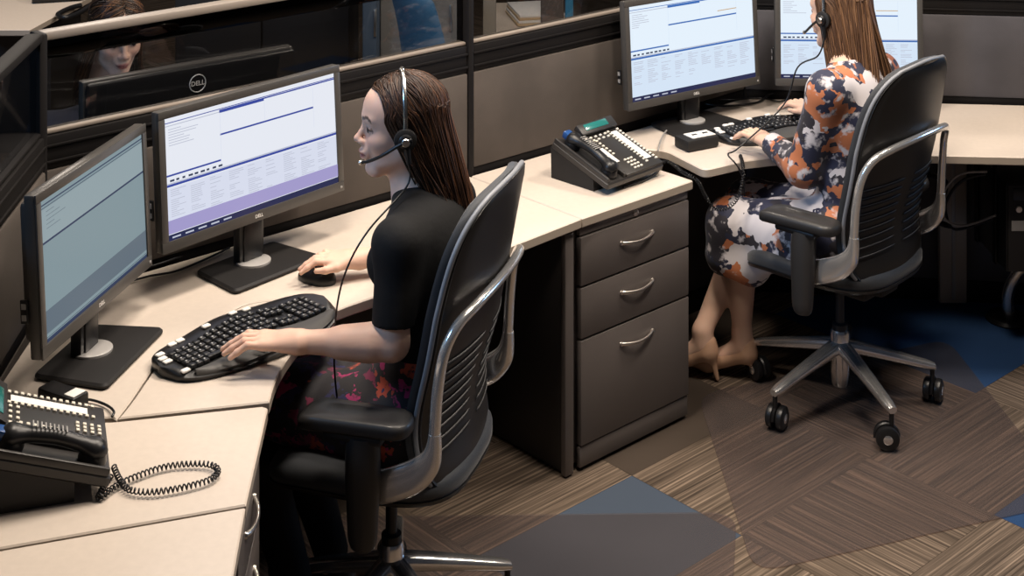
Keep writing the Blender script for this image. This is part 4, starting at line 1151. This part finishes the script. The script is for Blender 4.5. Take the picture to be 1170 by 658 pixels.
# ---------------------------------------------------------------- headsets (worn, so each is a thing)
M_band = mat('headset_silver', (.62, .60, .56), .25, metal=1.0)
def headset(label, H, side, boom_end, group='single ear headsets'):
    t = thing('headset', label, 'headset', H.v(side*.09, -.005, -.005), 0, group); off = t.location
    def L(x, y, z): return H.v(x, y, z)-off
    bm = NB(); pts = [L(side*.088*math.sin(a)*1.04, -.008, .048+.103*math.cos(a)) for a in [math.radians(-62+i*(62+96)/20) for i in range(21)]]
    pts += [L(side*.0935, -.007, .022), L(side*.095, -.006, .006)]
    tube(bm, pts, .0052*H.s/.93, 8, flat=.6)
    obj('headband', bm, M_band, t, ang=1.2, label='silver headband')
    ex = Matrix(H.R.tolist()).to_4x4(); Tm = Matrix.Translation(L(side*.086, -.005, -.004)) @ ex @ Matrix.Rotation(side*PI/2, 4, 'Y')
    bm = NB(); lathe(bm, [(.0001, .0), (.024, .0), (.027, .006), (.026, .014), (.019, .017), (.0001, .016)], 26, M=Tm); obj('ear_cushion', bm, M_blkr, t)
    bm = NB(); lathe(bm, [(.0001, .016), (.017, .016), (.017, .024), (.012, .028), (.0001, .029)], 24, M=Tm); eh = obj('ear_housing', bm, M_blk, t)
    bm = NB(); lathe(bm, [(.0001, .0285), (.010, .0285), (.008, .031), (.0001, .0315)], 20, M=Tm); obj('housing_cap', bm, M_sil, eh, label='silver cap')
    bm = NB(); tube(bm, smoothpath([L(side*.112, -.02, .001), L(side*.112, .012, -.010), L(side*.100, .05, -.034), L(side*.078, .085, -.054), L(*boom_end)], 5), [.0058]*5+[.0042]*16, 8); obj('boom', bm, M_blk, t, ang=1.2)
    bm = NB(); bmesh.ops.create_uvsphere(bm, u_segments=12, v_segments=8, radius=.0062)
    q = L(*boom_end)
    for v in bm.verts: v.co += q
    obj('microphone_tip', bm, M_sil, t)
    bm = NB(); tube(bm, [L(side*.100, -.008, -.022), L(side*.102, -.012, -.062)], [.0085, .006], 10); obj('cable_boot', bm, M_blk, t)
    return t
hs1 = headset('headset worn by the woman in black, boom microphone at her mouth', HD1, -1, (-.060, .106, -.062))
a = HD1.v(-.102, -.012, -.062)
def cord(hs, pts, r):
    bm = NB(); tube(bm, [p-hs.location for p in smoothpath(pts, 8)], r, 8); obj('cord', bm, M_blk, hs, ang=1.2)
cord(hs1, [a, a+V(-.005, -.004, -.05), V(-.325, 3.325, 1.03), V(-.372, 3.31, .95), V(-.395, 3.305, .86), V(-.40, 3.30, .74), V(-.39, 3.30, .63)], .0022)
# ---------------------------------------------------------------- woman in patterned dress
B2 = Frame(O2, H2)
HD2 = Head((1.045, 4.690, 1.215), (-.66, .75, -.08), sc=.93)
B2.o = V(1.035-.02, 4.63+.01, 0)
nk = B2(.0, -.05, 1.075)
sl_, sr_ = B2(-.155, -.075, 1.028), B2(.155, -.075, 1.028)
el, wr, kn, tp = V(.900, 4.535, .772), V(.832, 4.690, .800), V(.795, 4.765, .808), V(.745, 4.835, .786)
er, wr2, kn2, tp2 = V(1.16, 4.90, .80), V(1.06, 5.06, .80), V(1.01, 5.12, .806), V(.955, 5.165, .786)
R_ = B2.R()
def torso2(g=0.0):
    B = B2
    return [ell(B(0, -.045, .585), (.168+g, .120+g, .098+g), .05, R_), ell(B(0, -.07, .74), (.127+g, .092+g, .13+g), .06, R_), ell(B(0, -.085, .92), (.140+g, .095+g, .145+g), .06, R_),
            ell(B(-.065, -.02, .925), .054+g, .04), ell(B(.065, -.02, .925), .054+g, .04), cone(sl_, sr_, .050+g, .050+g, .05), cone(nk+V(0, 0, -.015), sl_*.6+nk*.4+V(0, 0, -.025), .044+g, .042+g, .03), cone(nk+V(0, 0, -.015), sr_*.6+nk*.4+V(0, 0, -.025), .044+g, .042+g, .03)]
kl, kr = V(.715, 4.76, .525), V(.800, 4.93, .525)     # knees
al, ar = V(.752, 4.800, .150), V(.622, 4.790, .160)   # ankles
hl, hr = B2(-.085, -.05, .56), B2(.085, -.05, .56)
def thighs2(g=0.0): return [cone(hl, kl, .086+g, .060+g, .04), cone(hr, kr, .086+g, .060+g, .04)]
fd = V(-.93, .36, 0).normalized()
def leg2(k_, a_):
    calf = k_.lerp(a_, .32)-fd*.020
    return [cone(k_, calf, .054, .052, .03), cone(calf, a_, .051, .030, .03)]
def foot2(a_): 
    ball = a_+fd*.115; ball.z = .033
    return [cone(a_-fd*.012+V(0, 0, -.05), a_, .027, .029, .02), cone(a_+V(0, 0, -.045), ball, .029, .023, .03), cone(ball, ball+fd*.055-V(0, 0, .010), .024, .012, .02)]
prims = head_prims(HD2)+torso2(-.008)+[cone(HD2.p(0, -.025, -.08), nk+V(0, 0, -.02), .048, .054, .03)]
prims += [cone(sl_, el, .045, .036, .03), cone(el, wr, .036, .0235, .015), cone(sr_, er, .045, .036, .03), cone(er, wr2, .036, .0235, .015)]
prims += thighs2(-.008)+leg2(kl, al)+leg2(kr, ar)+foot2(al)+foot2(ar)
fdir = (tp-wr).normalized(); sdv = V(fdir.y, -fdir.x, 0).normalized(); fd2 = (tp2-wr2).normalized()
hp1 = hand_prims(wr, kn, tp, (0, 0, 1), sdv); hp2 = hand_prims(wr2, kn2, tp2, (0, 0, 1), (-fd2.y, fd2.x, 0))
vv, ff = sdf_mesh(prims+hp1+hp2, .004)
root2 = thing('person', 'woman in orange, navy and white patterned dress typing at the right desk', 'person', (O2.x, O2.y, 0))
np_mesh('body', vv, ff, M_skin, root2, skin_color(vv, HD2, SK2), root2.location)
dr = torso2(.006)+[cone(sl_, el, .056, .052, .04), cone(el, wr, .051, .037, .03), cone(sr_, er, .056, .052, .04), cone(er, wr2, .051, .037, .03)]
for w_, e_ in ((wr, el), (wr2, er)):
    d_ = (w_-e_).normalized(); c_ = e_.lerp(w_, .97); dr.append(cone(c_+d_*.05, c_+d_*.12, .05, .05, .003, 's'))
dr += thighs2(.016)+[cone(hl*.5+kl*.5, hr*.5+kr*.5, .075, .075, .05), cone(kl, kr, .062, .062, .05), cone(hl, hr, .085, .085, .05)]
dn = V(0, 0, -1)
dr += [cone(kl, kl+V(-.01, .0, -.10), .070, .078, .04), cone(kr, kr+V(-.01, 0, -.10), .070, .078, .04), cone(kl+V(.06, -.02, -.02), kl+V(.05, -.03, -.13), .060, .066, .04), cone(hl+V(-.1, .0, -.05), kl+V(.05, -.03, -.1), .06, .05, .05)]
dr += [cone(kl+V(0, 0, -.24), kr+V(0, 0, -.24), .10, .10, .004, 's'), ell(nk+V(0, 0, .062)+B2.f*.03, (.08, .08, .062), .008, None, 's')]
vv, ff = sdf_mesh(dr, .0045); np_mesh('dress', vv, ff, M_dress, root2, None, root2.location)
for a_ in (al, ar):
    ball = a_+fd*.115; ball.z = .034
    hb = a_-fd*.030+V(0, 0, -.075); hb2 = a_-fd*.05; hb2.z = .011
    pr = [cone(a_-fd*.018+V(0, 0, -.058), a_-fd*.014+V(0, 0, -.035), .031, .031, .02), cone(a_-fd*.01+V(0, 0, -.065), ball, .030, .030, .03), cone(ball, ball+fd*.062-V(0, 0, .010), .029, .013, .02), cone(hb, hb2, .014, .0062, .02)]
    pr += [ell(a_+fd*.045+V(0, 0, .0), (.05, .05, .062), .006, None, 's')]
    vv, ff = sdf_mesh(pr, .0035); np_mesh('shoe', vv, ff, M_shoe, root2, None, root2.location).__setitem__('label', 'nude high heeled pump')
def end2(s, psi, r):
    k = (psi-1.0)/2.2
    return (s*(.086-.040*k)*r.uniform(.5, 1.12)+(.02*s)*(1-k)+r.uniform(-.014, .014), -.040-.125*k+r.uniform(-.02, .02), -.265+r.uniform(-.055, .055))
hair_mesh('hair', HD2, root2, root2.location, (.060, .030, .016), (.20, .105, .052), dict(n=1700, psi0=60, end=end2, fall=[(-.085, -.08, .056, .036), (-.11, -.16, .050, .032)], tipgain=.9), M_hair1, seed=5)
hs2 = headset('headset worn by the woman in the patterned dress', HD2, -1, (-.060, .106, -.062))
a = HD2.v(-.102, -.012, -.062)
cord(hs2, [a, a+V(-.02, .01, -.06), V(.925, 4.75, 1.03), V(.885, 4.78, .90), D(845, 168, .79), D(832, 176, .76), D(838, 183, .755)+V(0, -.02, 0), D(843, 190, .72)+V(0, -.03, 0), D(848, 205, .66)+V(0, -.03, 0), D(851, 228, .60), D(853, 236, .58)], .0026)

wd = (wr-el).normalized(); c_ = el.lerp(wr, .985); u_ = wd.orthogonal().normalized(); w_ = wd.cross(u_)
bm = NB(); tube(bm, [c_-root2.location+(u_*math.cos(q*PI/12)+w_*math.sin(q*PI/12))*.0275 for q in range(24)], .0045, 8, closed=True); obj('bracelet', bm, M_blk, root2, label='dark bracelet')
# ================================================================ things beyond the glass
def pl_at(x, y, Y): return V((x-CX)/FPX*Y, Y, CAMH-(y-HOR)/FPX*Y)
# monitor whose back faces us
c = K1+AV*.575+BV*.24
mb = monitor('monitor', 'monitor seen from behind through the glass, ring logo on its black back', (c.x, c.y, ZT), angA+PI+math.radians(-3), .66, .345, .098, [(0, 0, 1, 1, 12)], tilt=.03, back_logo=True, big=.985)
bm = NB(); 
# opposite worktop
q0, q1 = K1+AV*.05+BV*.037, K1+AV*2.72+BV*.037
pts = [q0, q1, q1+BV*.42, q0+BV*.42]
worktop('far_worktop', 'dim worktop on the far side of the glass under the monitor back', [(p.x, p.y) for p in pts])
bm = NB()
for s in (.05, 2.70):
    p = K1+AV*s+BV*.24; box(bm, (p.x, p.y, .353), (.03, .3, .70), .003, R=rotz(angA))
tag(obj('worktop_support', bm, M_pedd), 'dark support under the worktop beyond the glass', 'support')
pt = [D(-60, 34), D(34, 34), D(108, -6), D(60, -50), D(-90, -50)]
worktop('far_worktop', 'pale worktop behind the partition at the top left corner', pt)
bm = NB(); p = D(-5, 5); box(bm, (p.x, p.y+.3, .353), (.5, .5, .70), .003); tag(obj('worktop_support', bm, M_pedd), 'dark support under the pale top left worktop', 'support')
# items on that worktop
t = thing('desk_phone', 'black phone on the pale worktop at the top left corner', 'phone', D(66, -2), .3)
bm = NB(); box(bm, (0, 0, .03), (.24, .22, .05), .012); obj('body', bm, M_blk, t)
bm = NB(); tube(bm, smoothpath([(-.09, -.1, .06), (-.09, -.06, .085), (-.09, .06, .085), (-.09, .1, .06)], 4), .018, 10); obj('handset', bm, M_blk, t)
cable('black cable loop on the pale worktop at the top left corner', [D(92, 6, .74), D(78, 10, .74), D(66, 17, .742), D(75, 20, .742), D(92, 14, .742), D(104, 6, .742), D(112, 0, .742)], .012)
t = thing('grey_bag', 'dark grey bag at the top edge behind the glass partition', 'bag', D(132, -8, .735), .4)
bm = NB(); bmesh.ops.create_uvsphere(bm, u_segments=24, v_segments=14, radius=1)
for v in bm.verts: v.co = (v.co.x*.17, v.co.y*.12, .10+v.co.z*.10+.015*math.sin(7*v.co.x+3*v.co.y))
obj('bag_body', bm, mat('bag_cloth', (.06, .055, .06), .7, bump=(40, .3)), t)
bm = NB(); tube(bm, smoothpath([(-.1, 0, .16), (-.06, 0, .24), (.06, 0, .24), (.1, 0, .16)], 5), .008, 8); obj('strap', bm, M_blk, t)
# person beyond the glass
H3o = pl_at(133, 55, 4.42)
fw = V(.50, -.82, -.36)
HD3 = Head((H3o.x, H3o.y, H3o.z+.045), fw, sc=.93)
b3 = Frame(V(H3o.x, H3o.y, 0)+BV*.10, -BV)
rootp = thing('person', 'seated person beyond the glass, only mouth, chin and hair showing over a monitor', 'person', (b3.o.x, b3.o.y, 0))
nk = b3(0, 0, HD3.o[2]-.14)
pr = head_prims(HD3)+[cone(HD3.p(0, -.025, -.08), nk, .048, .052, .03), ell(b3(0, -.05, .80), (.15, .11, .16), .05, b3.R()), cone(b3(-.15, -.04, .92), b3(.15, -.04, .92), .05, .05, .04), ell(b3(0, -.05, .58), (.17, .13, .12), .06, b3.R())]
for s in (-1, 1):
    pr += [cone(b3(s*.155, -.04, .92), b3(s*.23, .06, .76), .045, .036, .03), cone(b3(s*.23, .06, .76), b3(s*.13, .20, .80), .036, .024, .02)]
    pr += [cone(b3(s*.085, -.05, .55), b3(s*.09, .35, .54), .08, .058, .04), cone(b3(s*.09, .35, .54), b3(s*.09, .33, .08), .055, .035, .03), cone(b3(s*.09, .33, .05), b3(s*.09, .46, .03), .032, .022, .03)]
    pr += hand_prims(b3(s*.13, .20, .80), b3(s*.11, .27, .785), b3(s*.10, .33, .765), (0, 0, 1), b3.r*(-s))
vv, ff = sdf_mesh(pr, .005)
np_mesh('body', vv, ff, M_skin, rootp, skin_color(vv, HD3, (.60, .39, .30)), rootp.location)
cl = [ell(b3(0, -.05, .80), (.156, .116, .166), .05, b3.R()), cone(b3(-.15, -.04, .92), b3(.15, -.04, .92), .057, .057, .04), ell(b3(0, -.05, .58), (.18, .14, .13), .06, b3.R())]
for s in (-1, 1): cl += [cone(b3(s*.155, -.04, .92), b3(s*.23, .06, .76), .054, .046, .03), cone(b3(s*.23, .06, .76), b3(s*.14, .18, .797), .045, .034, .02), cone(b3(s*.085, -.05, .55), b3(s*.09, .35, .54), .088, .066, .04), cone(b3(s*.09, .35, .54), b3(s*.09, .33, .10), .062, .045, .03)]
vv, ff = sdf_mesh(cl, .006); np_mesh('clothing', vv, ff, mat('dark_clothes', (.018, .02, .035), .8), rootp, None, rootp.location)
def end3(s, psi, r): return (s*(.105-.02*(psi-1.0)/2.2)+r.uniform(-.012, .012), -.01-.06*(psi-1)/2.2+r.uniform(-.02, .02), -.22+r.uniform(-.04, .04))
hair_mesh('hair', HD3, rootp, rootp.location, (.012, .006, .004), (.10, .043, .016), dict(n=700, psi0=50, wy=.75, end=end3, fall=[(-.075, -.08, .075, .045), (-.09, -.14, .07, .04)], tipgain=.9), M_hair1, seed=8)
def stool_chair(label, x, Y, rz, col):
    t = thing('task_chair', label, 'chair', ((x-CX)/FPX*Y, Y, 0), rz, None)
    m = mat('chair_fabric_'+col[0], col[1], .6)
    bm = NB(); 
    rs = []
    for j in range(15):
        v = j/14; w = .22*(1-.25*v)*min(1, (1-v)*6+.35); z = .55+.55*v; y = .20+.10*v*v
        rs.append(ring(bm, [(w*math.cos(q*PI/8)*1.0, y+.035*math.sin(q*PI/8)+.05*(math.cos(q*PI/8))**2*-1, z) for q in range(16)]))
    for i in range(14): bridge(bm, rs[i], rs[i+1])
    cap(bm, rs[0][::-1]); cap(bm, rs[-1]); obj('backrest', bm, m, t, ang=1.1)
    bm = NB(); box(bm, (0, 0, .47), (.46, .44, .07), .03); obj('seat', bm, m, t)
    bm = NB(); tube(bm, smoothpath([(0, .05, .42), (0, .26, .44), (0, .27, .60)], 4), .02, 8); obj('back_bar', bm, M_chr2, t)
    bm = NB(); cyl(bm, (0, 0, .10), (0, 0, .45), .022); obj('column', bm, M_blk, t)
    for k in range(5):
        a = k*2*PI/5; bm = NB(); cyl(bm, (0, 0, .11), (.28*math.cos(a), .28*math.sin(a), .07), .022, .014); lathe(bm, [(.0001, -.012), (.027, -.012), (.028, 0), (.027, .012), (.0001, .012)], 16, M=Matrix.Translation((.28*math.cos(a), .28*math.sin(a), .028)) @ Matrix.Rotation(PI/2, 4, 'X')); obj('base_leg', bm, M_blk, t)
    return t
stool_chair('blue backed chair seen through the glass above the woman in black', 530, 6.0, math.radians(120), ('blue', (.05, .16, .30)))
# storage beyond
def cabinet(name, label, x0, x1, Y, H, d, m, rz=0):
    X0, X1 = (x0-CX)/FPX*Y, (x1-CX)/FPX*Y
    t = thing(name, label, 'cabinet', ((X0+X1)/2, Y, 0), rz); w = X1-X0
    bm = NB(); box(bm, (0, d/2, H/2), (w, d, H), .006); obj('carcass', bm, m, t)
    n = max(1, int(w/.35))
    for i in range(n):
        bm = NB(); box(bm, (-w/2+w*(i+.5)/n, -.011, H/2), (w/n-.01, .02, H-.06), .003); dd = obj('door', bm, m, t)
        bm = NB(); box(bm, (-w/2+w*(i+.85)/n, -.028, H*.6), (.012, .014, .12), .003); obj('handle', bm, M_sil, dd)
    return t
M_gc = mat('grey_cabinet', (.20, .19, .18), .5); M_dc = mat('dark_cabinet', (.012, .011, .011), .5); M_bc = mat('blue_grey_cabinet', (.07, .10, .14), .5)
cabinet('cabinet', 'grey cabinet behind the blue chair beyond the glass', 434, 530, 6.6, 1.3, .4, M_gc)
cabinet('cabinet', 'narrow blue grey cabinet beyond the glass, left of the grey one', 414, 432, 6.5, 1.3, .4, M_bc)
cabinet('cabinet', 'long dark low cabinet in the gloom beyond the glass at the left', 200, 400, 7.2, 1.25, .4, M_dc)
# pale desk with papers seen through the right glass
pts = [V(-.08, 6.35, 0), V(.24, 6.35, 0), V(.24, 7.1, 0), V(-.08, 7.1, 0)]
worktop('far_worktop', 'small pale desk seen through the glass left of the right monitor', pts)
bm = NB(); box(bm, (.08, 6.75, .353), (.26, .5, .70), .003); tag(obj('worktop_support', bm, M_pedd), 'dark support under the small pale desk', 'support')
t = thing('paper_stack', 'pale paper stack on the small desk beyond the glass', 'papers', (.10, 6.75, ZT), .2)
for i in range(4):
    bm = NB(); box(bm, (.004*i, .003*i, .008+.012*i), (.21, .29, .011), .001); obj('sheaf', bm, M_wht if i % 2 else mat('manila', (.55, .40, .24), .6), t)
t = thing('pillar', 'pale pillar beyond the glass just right of the middle partition post', 'pillar', (-.096, 6.3, 0), 0)
bm = NB(); box(bm, (0, 0, .75), (.056, .06, 1.5), .006); obj('shaft', bm, mat('pillar_beige', (.30, .26, .21), .6), t)
bm = NB(); box(bm, (0, 0, .04), (.075, .08, .08), .006); obj('foot', bm, M_gc, t)
t = thing('desk_screen_divider', 'brown divider with blue edge beyond the glass beside the right monitor', 'divider', (.07, 6.3, 0), 0)
bm = NB(); box(bm, (.103, 0, .75), (.10, .04, 1.5), .006); obj('panel', bm, mat('divider_brown', (.10, .075, .06), .7), t)
bm = NB(); box(bm, (.175, -.0, .755), (.035, .05, 1.51), .006); obj('edge_post', bm, mat('blue_post', (.04, .20, .34), .4), t)
# ================================================================ right hand underside
Tp = pl_at(1140, 252, 4.95)
t = thing('computer_tower', 'black computer tower hanging under the empty right worktop', 'computer', (1.755, 4.93, 0), 0)
bm = NB(); box(bm, (0, .20, .445), (.19, .40, .30), .006); obj('case', bm, M_blk, t)
bm = NB(); box(bm, (0, -.004, .445), (.182, .012, .292), .004); obj('front_panel', bm, M_blkr, t)
bm = NB(); box(bm, (-.03, -.011, .455), (.10, .004, .035), .002); obj('badge', bm, M_gry, t, label='grey badge')
bm = NB(); box(bm, (0, -.011, .56), (.15, .004, .04), .002); obj('drive_tray', bm, M_blk, t)
bm = NB(); lathe(bm, [(.0001, 0), (.011, 0), (.010, .004), (.0001, .005)], 16, M=Matrix.Translation((-.055, -.010, .51)) @ Matrix.Rotation(PI/2, 4, 'X')); obj('power_button', bm, M_chr2, t)
bm = NB()
for y in (.10, .30):
    box(bm, (-.100, y, .50), (.006, .03, .42), .001); box(bm, (.100, y, .50), (.006, .03, .42), .001); box(bm, (0, y, .291), (.206, .03, .006), .001)
obj('holder', bm, M_dk, t, label='dark hanging holder')
f = D(1152, 366, 0)
F0 = V(f.x, f.y, 0)
bm = NB(); tube(bm, [F0+p for p in smoothpath([(0, 0, .02), (.0, 0, .10), (.035, -.01, .18), (.125, -.03, .28), (.150, -.03, .45), (.155, -.03, .706)], 6)], .022, 14); lg = obj('leg', bm, M_chr, right_top, label='shiny curved tube leg')
bm = NB(); lathe(bm, [(.0001, 0), (.075, 0), (.078, .006), (.070, .018), (.03, .026), (.0001, .028)], 32, M=Matrix.Translation(F0)); obj('foot', bm, M_blk, lg, label='round black foot')
u = [pl_at(1128, 196, 4.92), pl_at(1095, 200, 4.95), pl_at(1076, 225, 5.0), pl_at(1078, 248, 5.05), pl_at(1100, 258, 5.08), pl_at(1138, 246, 5.0)]
cable('pale cable loop hanging under the right worktop', u, .004, m=M_gry)
u = [pl_at(1126, 199, 4.95), pl_at(1100, 206, 4.98), pl_at(1083, 226, 5.03), pl_at(1081, 244, 5.07), pl_at(1092, 262, 5.1), pl_at(1135, 250, 5.03)]
cable('second cable loop hanging under the right worktop, darker', u, .005)
cable('thick black cable bundle drooping under the right worktop near the chair back', [pl_at(1062, 200, 5.0), pl_at(1080, 208, 5.05), pl_at(1076, 232, 5.08), pl_at(1072, 252, 5.12), pl_at(1085, 258, 5.15)], .010)
q = pl_at(1088, 195, 5.36)
t = thing('lit_panel_patch', 'added pale slab standing in for the lit lower panel under the right worktop', 'panel patch', (q.x, q.y, .0))  # added slab; its pale colour stands in for light on the partition
bm = NB(); box(bm, (0, 0, .36), (.10, .03, .69), .006); obj('cover', bm, mat('lit_panel_beige', (.34, .29, .24), .5), t)
bm = NB(); box(bm, (0, -.017, .36), (.012, .006, .66), .002); obj('seam_strip', bm, M_gry, t)
# ================================================================ light
def area(name, loc, size, power, col, target=None, shape='DISK', sy=None, spread=None):
    l = bpy.data.lights.new(name, 'AREA'); l.energy = power; l.color = col; l.shape = shape; l.size = size
    if sy: l.size_y = sy
    if spread: l.spread = spread
    o = bpy.data.objects.new(name, l); COL.objects.link(o); o.location = loc
    if target is not None: o.rotation_euler = (Vector(target)-Vector(loc)).to_track_quat('-Z', 'Y').to_euler()
    return o
WARM = (1.0, .875, .745)
area('ceiling_downlight', (-.55, 3.3, 2.95), .45, 38, WARM, (-.5, 3.5, 0))
area('ceiling_downlight', (.10, 4.05, 2.95), .45, 40, WARM, (.10, 4.1, 0))
area('ceiling_downlight', (1.7, 4.6, 2.95), .45, 42, WARM, (1.6, 4.8, 0))
area('ceiling_downlight', (1.0, 3.4, 2.95), .5, 45, (1.0, .87, .74), (1.0, 3.5, 0))
area('ceiling_downlight', (-2.2, 6.6, 2.95), .45, 40, WARM, (-2.2, 6.6, 0))
area('ceiling_downlight', (.05, 6.25, 2.95), .35, 28, WARM, (.05, 6.5, 0))
area('ceiling_downlight', (-.9, 4.45, 2.95), .3, 10, (1.0, .875, .745), (-.9, 4.7, 0))  # extra light added over the far-side person and monitor top
area('added_blue_light', (-3.3, 1.7, 3.0), 1.0, 75, (.30, .58, 1.0), (0, 3.6, .8))  # blue light added for cool rims on left edges; no fixture stands here
area('added_blue_light', (4.6, 6.0, 1.9), 1.0, 30, (.35, .60, 1.0), (1.6, 5.0, .0))  # second added blue light, for the cool tint at the far right
w = bpy.data.worlds.new('room_air'); scene.world = w; w.use_nodes = True
w.node_tree.nodes['Background'].inputs[0].default_value = (.75, .80, 1.0, 1); w.node_tree.nodes['Background'].inputs[1].default_value = .025
# ================================================================ camera
cd = bpy.data.cameras.new('camera'); co = bpy.data.objects.new('camera', cd); COL.objects.link(co)
co.location = (0, 0, CAMH); co.rotation_euler = (PI/2, 0, 0)
cd.sensor_fit = 'HORIZONTAL'; cd.sensor_width = 36; cd.lens = 36*FPX/1170
cd.shift_x = 0; cd.shift_y = -(329-HOR)/1170
cd.clip_start = .05; cd.clip_end = 60
scene.camera = co
scene.view_settings.view_transform = 'Standard'; scene.view_settings.look = 'None'
scene.view_settings.gamma = 1; scene.view_settings.exposure = 0.0; scene.view_settings.use_curve_mapping = False
